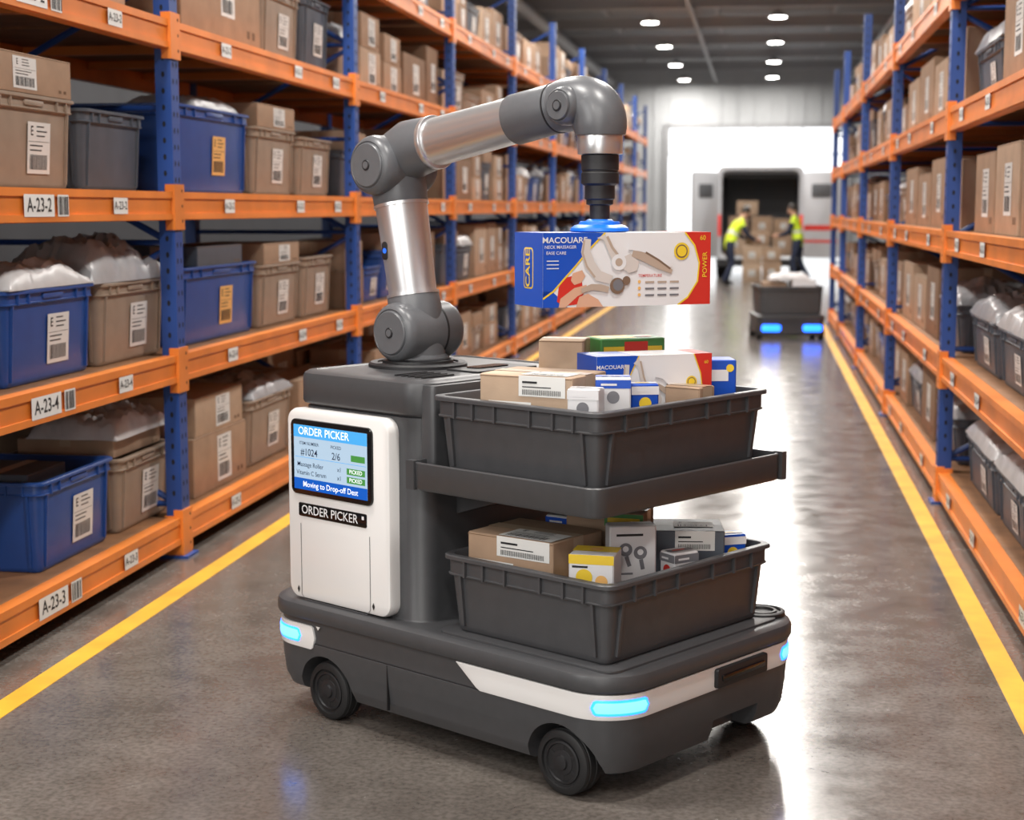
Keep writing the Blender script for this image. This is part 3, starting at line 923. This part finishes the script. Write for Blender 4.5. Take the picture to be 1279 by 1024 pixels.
def product_mb(L, W, H, endtext=True):
    mb = MB(); hx, hy = L/2, W/2
    mb.loft([rr(-hx, hx, -hy, hy, .003, 0, 1), rr(-hx, hx, -hy, hy, .003, H, 1)], M_PWHITE)
    F = face_M((0, -hy, 0)); X = lambda u: -hx+u*L; Y = lambda v: v*H
    def P2(l): return [(X(a), Y(b)) for a, b in l]
    K = L/.55
    z = .0008
    bl = [(0, .12), (.06, .22), (.12, .38), (.19, .56), (.26, .76), (.36, 1)]
    mb.poly(P2(bl+[(0, 1)]), M_PBLUE, F, z)
    mb.poly(P2([(0, 0), (.14, 0), (.10, .12), (.05, .22), (0, .22)]), M_PBLUE, F, z)
    mb.stroke(P2(bl), .005*K, M_PYEL, F, z*1.8)
    mb.poly(P2([(.08, .08), (.12, .02), (.20, .04), (.235, .18), (.225, .34), (.18, .43), (.125, .40), (.09, .27)]), M_PRED, F, z*1.5)
    mb.poly(P2([(.09, .0), (.13, .0), (.20, .15), (.27, .22), (.25, .30), (.18, .26), (.10, .12)]), M_PSKIN, F, z*2.0)
    mb.poly(P2([(.16, .36), (.18, .30), (.22, .33), (.245, .42), (.225, .50), (.17, .46)]), M_PSKIN, F, z*2.1)
    mb.poly(P2([(.19, .0), (.35, 0), (.32, .10), (.26, .18), (.21, .14)]), M_PSKIN, F, z*2.2)
    o = z*3
    mb.stroke(P2([(.255, .92), (.245, .75), (.27, .57), (.32, .42), (.40, .36)]), [.024*K, .030*K, .034*K, .032*K, .026*K], M_PBEIGE2, F, o)
    mb.stroke(P2([(.237, .90), (.227, .73), (.252, .55), (.30, .40)]), .006*K, M_PBEIGE, F, o+z*.5)
    mb.poly(P2([(.31, .93), (.35, .90), (.40, .62), (.50, .45), (.55, .48), (.56, .60), (.51, .72), (.46, .66), (.40, .78), (.36, .98)]), M_PBEIGE2, F, o+z)
    mb.stroke(P2([(.37, .95), (.40, .80), (.44, .68)]), .008*K, M_PBEIGE, F, o+z*1.5)
    mb.stroke(P2([(.50, .82), (.58, .80), (.66, .70), (.75, .52)]), [.022*K, .026*K, .026*K, .022*K], M_PWHITE, F, o+z*1.6)
    mb.stroke(P2([(.52, .72), (.60, .66), (.68, .56), (.76, .46)]), [.018*K, .028*K, .026*K, .012*K], M_PBEIGE, F, o+z*1.7)
    mb.stroke(P2([(.60, .73), (.68, .62), (.75, .50)]), .006*K, M_PBROWN, F, o+z*2)
    mb.disc(X(.44), Y(.60), .024*K, M_PWHITE, F, o+z*2.2); mb.disc(X(.44), Y(.60), .012*K, M_PBEIGE, F, o+z*2.6)
    mb.stroke(P2([(.22, .22), (.28, .27), (.33, .26), (.38, .23)]), [.014*K, .018*K, .020*K, .018*K], M_PBEIGE, F, o+z*2.3)
    mb.disc(X(.43), Y(.28), .024*K, M_PBROWN, F, o+z*3); mb.disc(X(.435), Y(.29), .017*K, M_PGREY, F, o+z*3.4)
    mb.disc(X(.485), Y(.35), .013*K, M_PBROWN, F, o+z*3)
    rd = [(.84, 1), (.90, .82), (.93, .58), (.92, .32), (.86, .10), (.80, 0)]
    mb.poly(P2(rd+[(1, 0), (1, 1)]), M_PRED, F, z)
    mb.stroke(P2(rd), .005*K, M_PYEL, F, z*1.8)
    mb.disc(X(.82), Y(.74), .026*K, M_PYEL, F, z*2.6); mb.disc(X(.82), Y(.74), .020*K, M_PBROWN, F, z*3.2); mb.disc(X(.82), Y(.74), .016*K, M_PYEL, F, z*3.8)
    mb.text('MACOUARE', .024*K, X(.125), Y(.90), M_PWHITE, F, z*2.4, bold=.012, sx=1.1)
    mb.text('NECK MASSAGER', .013*K, X(.100), Y(.81), M_PWHITE, F, z*2.4)
    mb.text('EASE CARE', .013*K, X(.075), Y(.73), M_PWHITE, F, z*2.4)
    for vv in (.62, .57, .52): mb.rect(X(.02), X(.09), Y(vv), Y(vv+.012), M_PWHITE, F, z*2.4)
    mb.text('TEMPERATURE', .012*K, X(.63), Y(.41), M_PRED, F, z*2)
    for i in range(3):
        mb.disc(X(.565), Y(.33-.09*i), .005*K, M_OLABEL, F, z*2)
        for k in range(3): mb.rect(X(.60+.075*k), X(.655+.075*k), Y(.31-.09*i), Y(.335-.09*i), M_PGREY if i else M_PBEIGE, F, z*2)
    Mrot = F @ Matrix.Translation((X(.965), Y(.55), 0)) @ Matrix.Rotation(pi/2, 4, 'Z')
    mb.text('POWER', .022*K, 0, 0, M_PYEL, Mrot, z*2.4)
    mb.text('60', .020*K, X(.95), Y(.92), M_PYEL, F, z*2.4)
    El_ = face_M((-hx, 0, 0), X=(0, -1, 0), Y=(0, 0, 1), Z=(-1, 0, 0))
    mb.rect(-hy, hy, 0, H, M_PBLUE, El_, z)
    if endtext:
        mb.prism(W*.34, H*.56, .015, .001, M_PYEL, El_, ch=.0004, cy=H*.52)
        mb.prism(W*.29, H*.52, .012, .0014, M_PBLUE, El_, ch=.0004, cy=H*.52)
        Mr2 = El_ @ Matrix.Translation((0, H*.52, 0)) @ Matrix.Rotation(pi/2, 4, 'Z')
        mb.text('CARE', .045, 0, .0, M_PYEL, Mr2, .0024, bold=.02)
    Er = face_M((hx, 0, 0), X=(0, 1, 0), Y=(0, 0, 1), Z=(1, 0, 0)); mb.rect(-hy, hy, 0, H, M_PRED, Er, z)
    T = face_M((0, 0, H), X=(1, 0, 0), Y=(0, 1, 0), Z=(0, 0, 1))
    mb.rect(-hx, -hx+L*.34, -hy, hy, M_PBLUE, T, z); mb.rect(hx-L*.14, hx, -hy, hy, M_PRED, T, z)
    return mb
yaw = math.radians(31)
tcpw = RM @ P(-.205, 1.58)
c = tcpw+Vector((.04*.9884, .04*.1519, 0))
product_mb(.545, .21, .214).obj('massager_box', M=Matrix.Translation((c.x, c.y, 1.3655)) @ Matrix.Rotation(yaw, 4, 'Z'))

ZU, ZL_ = .888, .408
def small(L, W, H, m, name, a, b, z, rot, art=None, lab=None):
    mb = carton_mb(L, W, H, m, lab=lab, tape=m in (M_CARD, M_CARD2, M_CARD3), marks=False)
    F = face_M((0, -W/2, 0)); E = face_M((-L/2, 0, 0), X=(0, -1, 0), Y=(0, 0, 1), Z=(-1, 0, 0)); T = face_M((0, 0, H), X=(1, 0, 0), Y=(0, 1, 0), Z=(0, 0, 1))
    if art:
        a1, a2 = art
        for Q, hw in ((F, L/2), (E, W/2)):
            mb.rect(-hw, hw, H-.030, H-.006, a1, Q, .001); mb.disc(0, H-.055, min(.018, hw*.5), a2, Q, .001)
            mb.rect(-hw*.7, hw*.2, H-.022, H-.016, M_PWHITE, Q, .0016)
        mb.rect(-L/2, L/2, -W*.2, W*.2, a1, T, .0014); mb.rect(-L*.3, L*.2, -W*.08, W*.08, a2, T, .002)
    mb.obj(name, M=rl(a, b, z, rot))
carton_mb(.30, .23, .285, M_CARD2, lab=(-.05, .14, .13), toplab=(.055, -.06, .15, .09)).obj('cardboard_box', M=rl(-.25, .19, ZU, 14))
carton_mb(.14, .13, .36, M_CARD2, lab=None).obj('cardboard_box', M=rl(-.40, .46, ZU, 30))
small(.10, .09, .285, M_PWHITE, 'small_product_box', -.02, .23, ZU, 40, (M_PBLUE, M_PGREY))
small(.09, .07, .262, M_PWHITE, 'small_product_box', -.02, .11, ZU, 25, (M_PWHITE, M_PGREY))
small(.08, .07, .26, M_PBLUE, 'small_product_box', .01, .33, ZU, 50, (M_PWHITE, M_PYEL))
small(.12, .09, .235, M_CARD, 'cardboard_box', .01, .56, ZU, 5)
small(.12, .10, .30, M_CARD3, 'cardboard_box', -.45, .62, ZU, 10)
small(.10, .09, .25, M_PYEL, 'small_product_box', -.45, .31, ZU, 8, (M_PRED, M_PWHITE))
wpos = RM @ Vector((-.14, .53, ZU))
product_mb(.38, .15, .325, False).obj('massager_box', M=Matrix.Translation(wpos) @ Matrix.Rotation(math.radians(29), 4, 'Z'))
mb = carton_mb(.22, .13, .06, M_PGREEN, lab=None, tape=False, marks=False)
T = face_M((0, 0, .06), X=(1, 0, 0), Y=(0, 1, 0), Z=(0, 0, 1))
mb.rect(-.10, .02, -.05, .05, M_PYEL, T, .001); mb.disc(.06, 0, .03, M_PRED, T, .0016)
F = face_M((0, -.065, 0)); mb.rect(-.10, .10, .012, .035, M_PYEL, F, .001); mb.rect(-.03, .05, .016, .05, M_PRED, F, .0016)
carton_mb(.22, .13, .295, M_CARD3, lab=None).obj('cardboard_box', M=rl(-.32, .66, ZU, 62))
mb.obj('snack_carton', M=rl(-.32, .66, ZU+.295+.002, 62))
mb = carton_mb(.13, .11, .300, M_PBLUE, lab=None, tape=False)
F = face_M((0, -.055, 0)); mb.rect(-.04, .04, .235, .27, M_PWHITE, F, .001); mb.disc(.045, .275, .012, M_PYEL, F, .0014)
mb.obj('blue_product_box', M=rl(-.04, .745, ZU, 45))
# lower tote contents
carton_mb(.31, .26, .285, M_CARD, lab=(-.06, .15, .13), toplab=(.05, -.07, .19, .11)).obj('cardboard_box', M=rl(-.29, .20, ZL_, 6))
mb = carton_mb(.24, .16, .325, M_CARD, lab=None)
F = face_M((0, -.08, 0)); mb.rect(.02, .12, .20, .27, M_INK, F, .0015); mb.rect(-.0, .12, .285, .322, M_PGREEN, F, .0015); mb.rect(.01, .11, .296, .31, M_PYEL, F, .002)
mb.obj('cardboard_box', M=rl(-.22, .47, ZL_, 26))
mb = carton_mb(.14, .07, .315, M_PWHITE, lab=None, tape=False, marks=False)
F = face_M((0, -.035, 0))
mb.disc(-.022, .245, .020, M_PGREY, F, .001); mb.disc(.022, .235, .020, M_PGREY, F, .001); mb.stroke([(-.02, .225), (-.01, .195)], .012, M_PGREY, F, .0012); mb.stroke([(.024, .215), (.03, .185)], .012, M_PGREY, F, .0012)
mb.rect(-.05, .03, .285, .292, M_INK, F, .001); mb.rect(-.05, .0, .17, .176, M_PGREY, F, .001)
mb.disc(-.022, .247, .009, M_PWHITE, F, .0015); mb.disc(.022, .237, .009, M_PWHITE, F, .0015)
mb.obj('earbuds_box', M=rl(-.045, .35, ZL_, 50))
mb = carton_mb(.13, .12, .270, M_PWHITE, lab=None, tape=False, marks=False)
F = face_M((0, -.06, 0)); mb.rect(-.065, .065, .243, .270, M_PYEL, F, .001); mb.disc(-.02, .205, .024, M_PYEL, F, .001); mb.disc(.03, .195, .018, M_OLABEL, F, .0013); mb.rect(-.055, -.01, .232, .238, M_INK, F, .0014)
E_ = face_M((-.065, 0, 0), X=(0, -1, 0), Y=(0, 0, 1), Z=(-1, 0, 0)); mb.rect(-.06, .06, .16, .20, M_PYEL, E_, .001); mb.disc(.0, .23, .02, M_OLABEL, E_, .0014)
T = face_M((0, 0, .270), X=(1, 0, 0), Y=(0, 1, 0), Z=(0, 0, 1)); mb.rect(-.065, .065, -.01, .06, M_PYEL, T, .001); mb.disc(.0, .02, .02, M_OLABEL, T, .0016)
mb.obj('cosmetics_box', M=rl(-.015, .15, ZL_, 28))
mb = carton_mb(.26, .19, .275, M_TGREY, lab=(.05, .10, .06), tape=False, marks=False, toplab=(.04, 0, .12, .08))
mb.obj('shipping_carton', M=rl(-.05, .60, ZL_, 40))
small(.10, .08, .30, M_PWHITE, 'small_product_box', -.34, .40, ZL_, 10, (M_PBLUE, M_PYEL))
small(.14, .12, .26, M_CARD3, 'cardboard_box', -.40, .64, ZL_, 8)
small(.09, .07, .25, M_PBLUE, 'small_product_box', .06, .70, ZL_, 60, (M_PWHITE, M_PYEL))
small(.09, .07, .235, M_PWHITE, 'small_product_box', .06, .45, ZL_, 75, (M_PGREY, M_PRED))

# ------------------------------------------------------------------ second mobile robot
M2 = Matrix.Translation((.36, 20.9, 0)) @ Matrix.Rotation(math.radians(8), 4, 'Z')
r2 = empty('mobile_tote_robot', M2)
mb = MB()
def q2(o, z): return rr(-.42-o, .42+o, -.45-o, .45+o, .1+o, z, 6)
mb.loft([q2(-.03, .05), q2(0, .08), q2(0, .24), q2(.01, .26), q2(.01, .30), q2(-.01, .31)], M_RGREY)
o = mb.obj('base', None); o.parent = r2
mb = MB()
for sx in (-1, 1):
    Mg = face_M((sx*.26, -.45, .15)); mb.prism(.24, .085, .03, .012, M_GLOW2, Mg, ch=.004)
    for sy in (-1, 1):
        mb.cyl((sx*.36, sy*.3, .085), (sx*.425, sy*.3, .085), .085, M_RUBBER, n=24)
o = mb.obj('lights_and_wheels', None); o.parent = r2
o = tote_mb(.82, .8, .36, M_TOTE, k=4).obj('tote', None); o.parent = r2; o.location = (0, 0, .312)
mb = MB()
mb.merge(carton_mb(.3, .3, .42, M_PWHITE, lab=None), Matrix.Translation((.18, -.1, .33)))
mb.merge(carton_mb(.3, .25, .39, M_CARD, lab=None), Matrix.Translation((-.18, -.05, .33)))
mb.merge(mailer_mb(.5, .3, .1, M_BAG, 2), Matrix.Translation((.0, -.1, .75)))
o = mb.obj('parcels', None); o.parent = r2

# ------------------------------------------------------------------ van
VM = Matrix.Translation((0.0, 38.2, 0))
van = empty('delivery_van', VM)
mb = MB()
def vr(o, y, zt=2.62, zb=.42, w=1.0, r=.16):
    return [Vector((p.x, y, p.y)) for p in rr(-w-o, w+o, zb-o, zt+o, r, 0, 6)]
mb.loft([vr(-.10, 3.1), vr(-.10, .02), vr(-.08, 0), vr(0, 0), vr(0, 3.6), vr(0, 4.1, 2.5), vr(0, 4.5, 2.2), vr(0, 4.8, 1.7), vr(0, 5.4, 1.35), vr(-.02, 5.7, 1.1)], M_VAN)
o = mb.obj('body', None); o.parent = van
mb = MB()
mb.box(-.89, .89, .03, 3.05, .53, .545, M_VANIN); mb.box(-.895, -.885, .03, 3.05, .545, 2.4, M_VANIN); mb.box(.885, .895, .03, 3.05, .545, 2.4, M_VANIN)
mb.box(-.89, .89, 3.04, 3.06, .545, 2.4, M_VANIN); mb.box(-.89, .89, .05, 3.05, 2.46, 2.48, M_VANIN)
o = mb.obj('cargo_lining', None); o.parent = van
mb = MB()
for sx in (-1, 1):
    Mt = face_M((sx*.95, 0, 1.25)); mb.prism(.08, .5, .02, .02, M_TAIL, Mt, ch=.004)
mb.box(-1.0, 1.0, -.12, 0, .30, .46, M_RDARK); mb.box(-.25, .25, -.125, -.119, .34, .44, M_LABEL)
for sx in (-1, 1):
    for y in (1.0, 4.6):
        mb.cyl((sx*.78, y, .35), (sx*1.01, y, .35), .35, M_RUBBER, n=32, ch=.03); mb.cyl((sx*1.0, y, .35), (sx*1.02, y, .35), .2, M_RGREY2, n=24)
o = mb.obj('bumper_lights_wheels', None); o.parent = van
def vdoor(sx, ang, stripes):
    mb = MB()
    Mh = Matrix.Translation((sx*1.0, -.01, 0)) @ Matrix.Rotation(ang, 4, 'Z')
    mb.prism(.93, 1.98, .08, .05, M_VAN, Mh @ face_M((sx*.475, 0, 1.5)), ch=.01)
    mb.prism(.5, .32, .05, .006, M_RGREY2, Mh @ face_M((sx*.475, -.05, 2.05)), ch=.002)
    if stripes:
        mb.box(min(sx*.05, sx*.9), max(sx*.05, sx*.9), -.056, -.05, 1.14, 1.26, M_PRED, M=Mh)
        mb.box(min(sx*.05, sx*.9), max(sx*.05, sx*.9), -.056, -.05, .86, .92, M_PRED, M=Mh)
    o = mb.obj('rear_door', None); o.parent = van
vdoor(1, math.radians(-28), True); vdoor(-1, math.radians(52), False)
mb = MB()
for (x, y, z_, s_, h) in ((-.58, .5, .55, .5, .5), (-.03, .5, .55, .5, .45), (.52, .55, .55, .45, .5), (-.5, .55, 1.06, .45, .4), (.05, .55, 1.01, .5, .45), (-.3, .6, 1.48, .5, .35), (.55, .6, 1.06, .45, .35)):
    mb.merge(carton_mb(s_, .45, h, random.choice((M_CARD, M_CARD2)), lab=(0, .14, .14)), Matrix.Translation((x, y, z_)))
o = mb.obj('cargo_parcels', None); o.parent = van
mb = MB()
for (x, y, z_, s_, h) in ((-.16, 36.6, .0, .42, .42), (.28, 36.6, .0, .42, .45), (-.16, 36.6, .424, .42, .38), (.27, 36.6, .454, .40, .32), (.0, 36.6, .81, .38, .25)):
    mb.merge(carton_mb(s_, .4, h, random.choice((M_CARD, M_CARD2)), lab=(0, .14, .14)), Matrix.Translation((x, y, z_)))
mb.obj('stacked_parcels')

# ------------------------------------------------------------------ workers
def skinned(verts, edges, rad, root=0, sub=1):
    me = D.meshes.new('sk'); me.from_pydata(verts, edges, [])
    ob = D.objects.new('sk', me); scene.collection.objects.link(ob)
    ob.modifiers.new('s', 'SKIN')
    for i, r in enumerate(rad):
        sv = me.skin_vertices[0].data[i]; sv.radius = (r, r) if not isinstance(r, tuple) else r; sv.use_root = (i == root)
    ss = ob.modifiers.new('ss', 'SUBSURF'); ss.levels = sub; ss.render_levels = sub
    dg = C.evaluated_depsgraph_get(); dg.update()
    m2 = D.meshes.new_from_object(ob.evaluated_get(dg))
    out = ([v.co.copy() for v in m2.vertices], [tuple(p.vertices) for p in m2.polygons])
    D.objects.remove(ob); D.meshes.remove(me); D.meshes.remove(m2)
    return out
def worker(M, J):
    names = list(J.keys())
    bones = [('pelvis', 'spine'), ('spine', 'chest'), ('chest', 'neck'), ('neck', 'head')]
    for s_ in 'lr':
        bones += [('pelvis', 'hip'+s_), ('hip'+s_, 'knee'+s_), ('knee'+s_, 'ankle'+s_), ('ankle'+s_, 'toe'+s_), ('chest', 'sh'+s_), ('sh'+s_, 'elb'+s_), ('elb'+s_, 'wr'+s_), ('wr'+s_, 'palm'+s_)]
    R_ = {'pelvis': .135, 'spine': .13, 'chest': .145, 'neck': .055, 'head': .088}
    for s_ in 'lr': R_.update({'hip'+s_: .095, 'knee'+s_: .065, 'ankle'+s_: .048, 'toe'+s_: .04, 'sh'+s_: .07, 'elb'+s_: .05, 'wr'+s_: .032, 'palm'+s_: .036})
    vs, fs = skinned([J[n] for n in names], [(names.index(a), names.index(b)) for a, b in bones], [R_[n] for n in names], names.index('pelvis'), 2)
    mb = MB()
    def near(p):
        best = None
        for a, b in bones:
            A = Vector(J[a]); B_ = Vector(J[b]); t = max(0, min(1, (p-A).dot(B_-A)/(B_-A).length_squared)); d = (p-(A+(B_-A)*t)).length/(R_[a]*(1-t)+R_[b]*t)
            if best is None or d < best[0]: best = (d, a, b, t)
        return best
    groups = {}
    for f in fs:
        c = sum((vs[i] for i in f), Vector())/len(f)
        d, a, b, t = near(c)
        if b in ('spine', 'chest') or b.startswith('sh') or (b == 'neck' and t < .4): m = M_VEST
        elif b in ('neck', 'head') or b.startswith('palm'): m = M_SKIN
        elif b.startswith('toe') or (b.startswith('ankle') and t > .93): m = M_SHOE
        elif b.startswith('elb') and t < .25: m = M_VEST
        else: m = M_NAVY
        if m is M_VEST and b == 'chest' and .1 < t < .4: m = M_REFL
        groups.setdefault(m.name, (m, []))[1].append(f)
    for m, fl in groups.values(): mb.add(vs, fl, m)
    hd = Vector(J['head']); up = (hd-Vector(J['neck'])).normalized()
    fw = (Vector((1, 0, 0))-up*up.x).normalized(); sd = up.cross(fw)
    H_ = Matrix.Identity(4)
    for i in range(3): H_[i][0] = fw[i]; H_[i][1] = sd[i]; H_[i][2] = up[i]; H_[i][3] = hd[i]
    mb.ell((0.0, 0, .03), .098, .078, .118, M_SKIN, H_)
    mb.ell((-.018, 0, .055), .100, .086, .108, M_HAIR, H_)
    mb.ell((.103, 0, .005), .018, .012, .022, M_SKIN, H_, 8, 6)
    mb.ell((.094, 0, -.038), .008, .024, .006, M_PRED, H_, 8, 6)
    for q in (-1, 1):
        mb.ell((.088, q*.032, .03), .010, .012, .008, M_PWHITE, H_, 8, 6); mb.ell((.096, q*.032, .03), .005, .005, .006, M_HAIR, H_, 8, 6)
        mb.ell((.0, q*.082, .01), .018, .010, .030, M_SKIN, H_, 8, 6)
    for s_, q in (('l', 1), ('r', -1)):
        pa = Vector(J['palm'+s_]); wr = Vector(J['wr'+s_]); d = (pa-wr).normalized()
        side = Vector((0, 0, 1)); side = (side-d*side.dot(d)).normalized(); inn = d.cross(side)*(1 if q > 0 else -1)
        for k in range(4):
            o_ = side*(.030-.02*k); L = (.036, .042, .040, .030)[k]
            pts = [pa+o_*.8-d*.01, pa+o_+d*(.01+L*.8), pa+o_+d*(.01+L*1.5)+inn*.012, pa+o_+d*(.01+L*1.9)+inn*.03]
            mb.tube(pts, [.010, .009, .008, .006], M_SKIN, n=8)
        mb.tube([pa-d*.02+side*.02, pa+side*.045+inn*.015, pa+side*.055+d*.03+inn*.03], [.011, .010, .007], M_SKIN, n=8)
    ob = mb.obj('warehouse_worker', M=M)
    return ob
J1 = {'pelvis': (-.05, 0, .90), 'spine': (.04, 0, 1.06), 'chest': (.17, 0, 1.26), 'neck': (.27, 0, 1.43), 'head': (.34, 0, 1.53),
      'hipl': (-.04, .10, .86), 'kneel': (.10, .13, .48), 'anklel': (.0, .15, .09), 'toel': (.16, .17, .045),
      'hipr': (-.04, -.10, .86), 'kneer': (.0, -.13, .48), 'ankler': (-.22, -.14, .09), 'toer': (-.06, -.15, .045),
      'shl': (.18, .18, 1.33), 'elbl': (.30, .23, 1.08), 'wrl': (.50, .20, .98), 'palml': (.57, .20, .97),
      'shr': (.18, -.18, 1.33), 'elbr': (.30, -.23, 1.08), 'wrr': (.50, -.20, .98), 'palmr': (.57, -.20, .97)}
WM1 = Matrix.Translation((-.62, 34.6, 0)) @ Matrix.Rotation(math.radians(25), 4, 'Z')
worker(WM1, J1)
carton_mb(.40, .355, .28, M_CARD, lab=(0, .14, .14)).obj('cardboard_box', M=WM1 @ Matrix.Translation((.64, 0, .86)))
J2 = dict(J1)
J2.update({'pelvis': (0, 0, .92), 'spine': (.02, 0, 1.08), 'chest': (.07, 0, 1.30), 'neck': (.11, 0, 1.48), 'head': (.15, 0, 1.59), 'hipl': (0, .1, .88), 'hipr': (0, -.1, .88),
           'shl': (.08, .19, 1.38), 'shr': (.08, -.19, 1.38), 'elbl': (.18, .24, 1.13), 'elbr': (.20, -.24, 1.13), 'wrl': (.40, .20, 1.04), 'wrr': (.42, -.20, 1.04), 'palml': (.47, .19, 1.04), 'palmr': (.49, -.19, 1.04)})
WM2 = Matrix.Translation((.86, 36.3, 0)) @ Matrix.Rotation(math.radians(165), 4, 'Z')
worker(WM2, J2)

# ------------------------------------------------------------------ camera
cam = D.cameras.new('camera'); co = D.objects.new('camera', cam); scene.collection.objects.link(co)
co.location = (0, 0, 1.65)
co.rotation_euler = (math.radians(90-7.18), 0, math.radians(8.74))
cam.sensor_width = 36; cam.lens = 2000/1279*36
cam.clip_end = 300; cam.clip_start = .05
cam.dof.use_dof = True; cam.dof.focus_distance = 4.75; cam.dof.aperture_fstop = 3.2
scene.camera = co
try:
    scene.view_settings.view_transform = 'Standard'
    scene.view_settings.look = 'None'
except Exception as e:
    print('view', e)
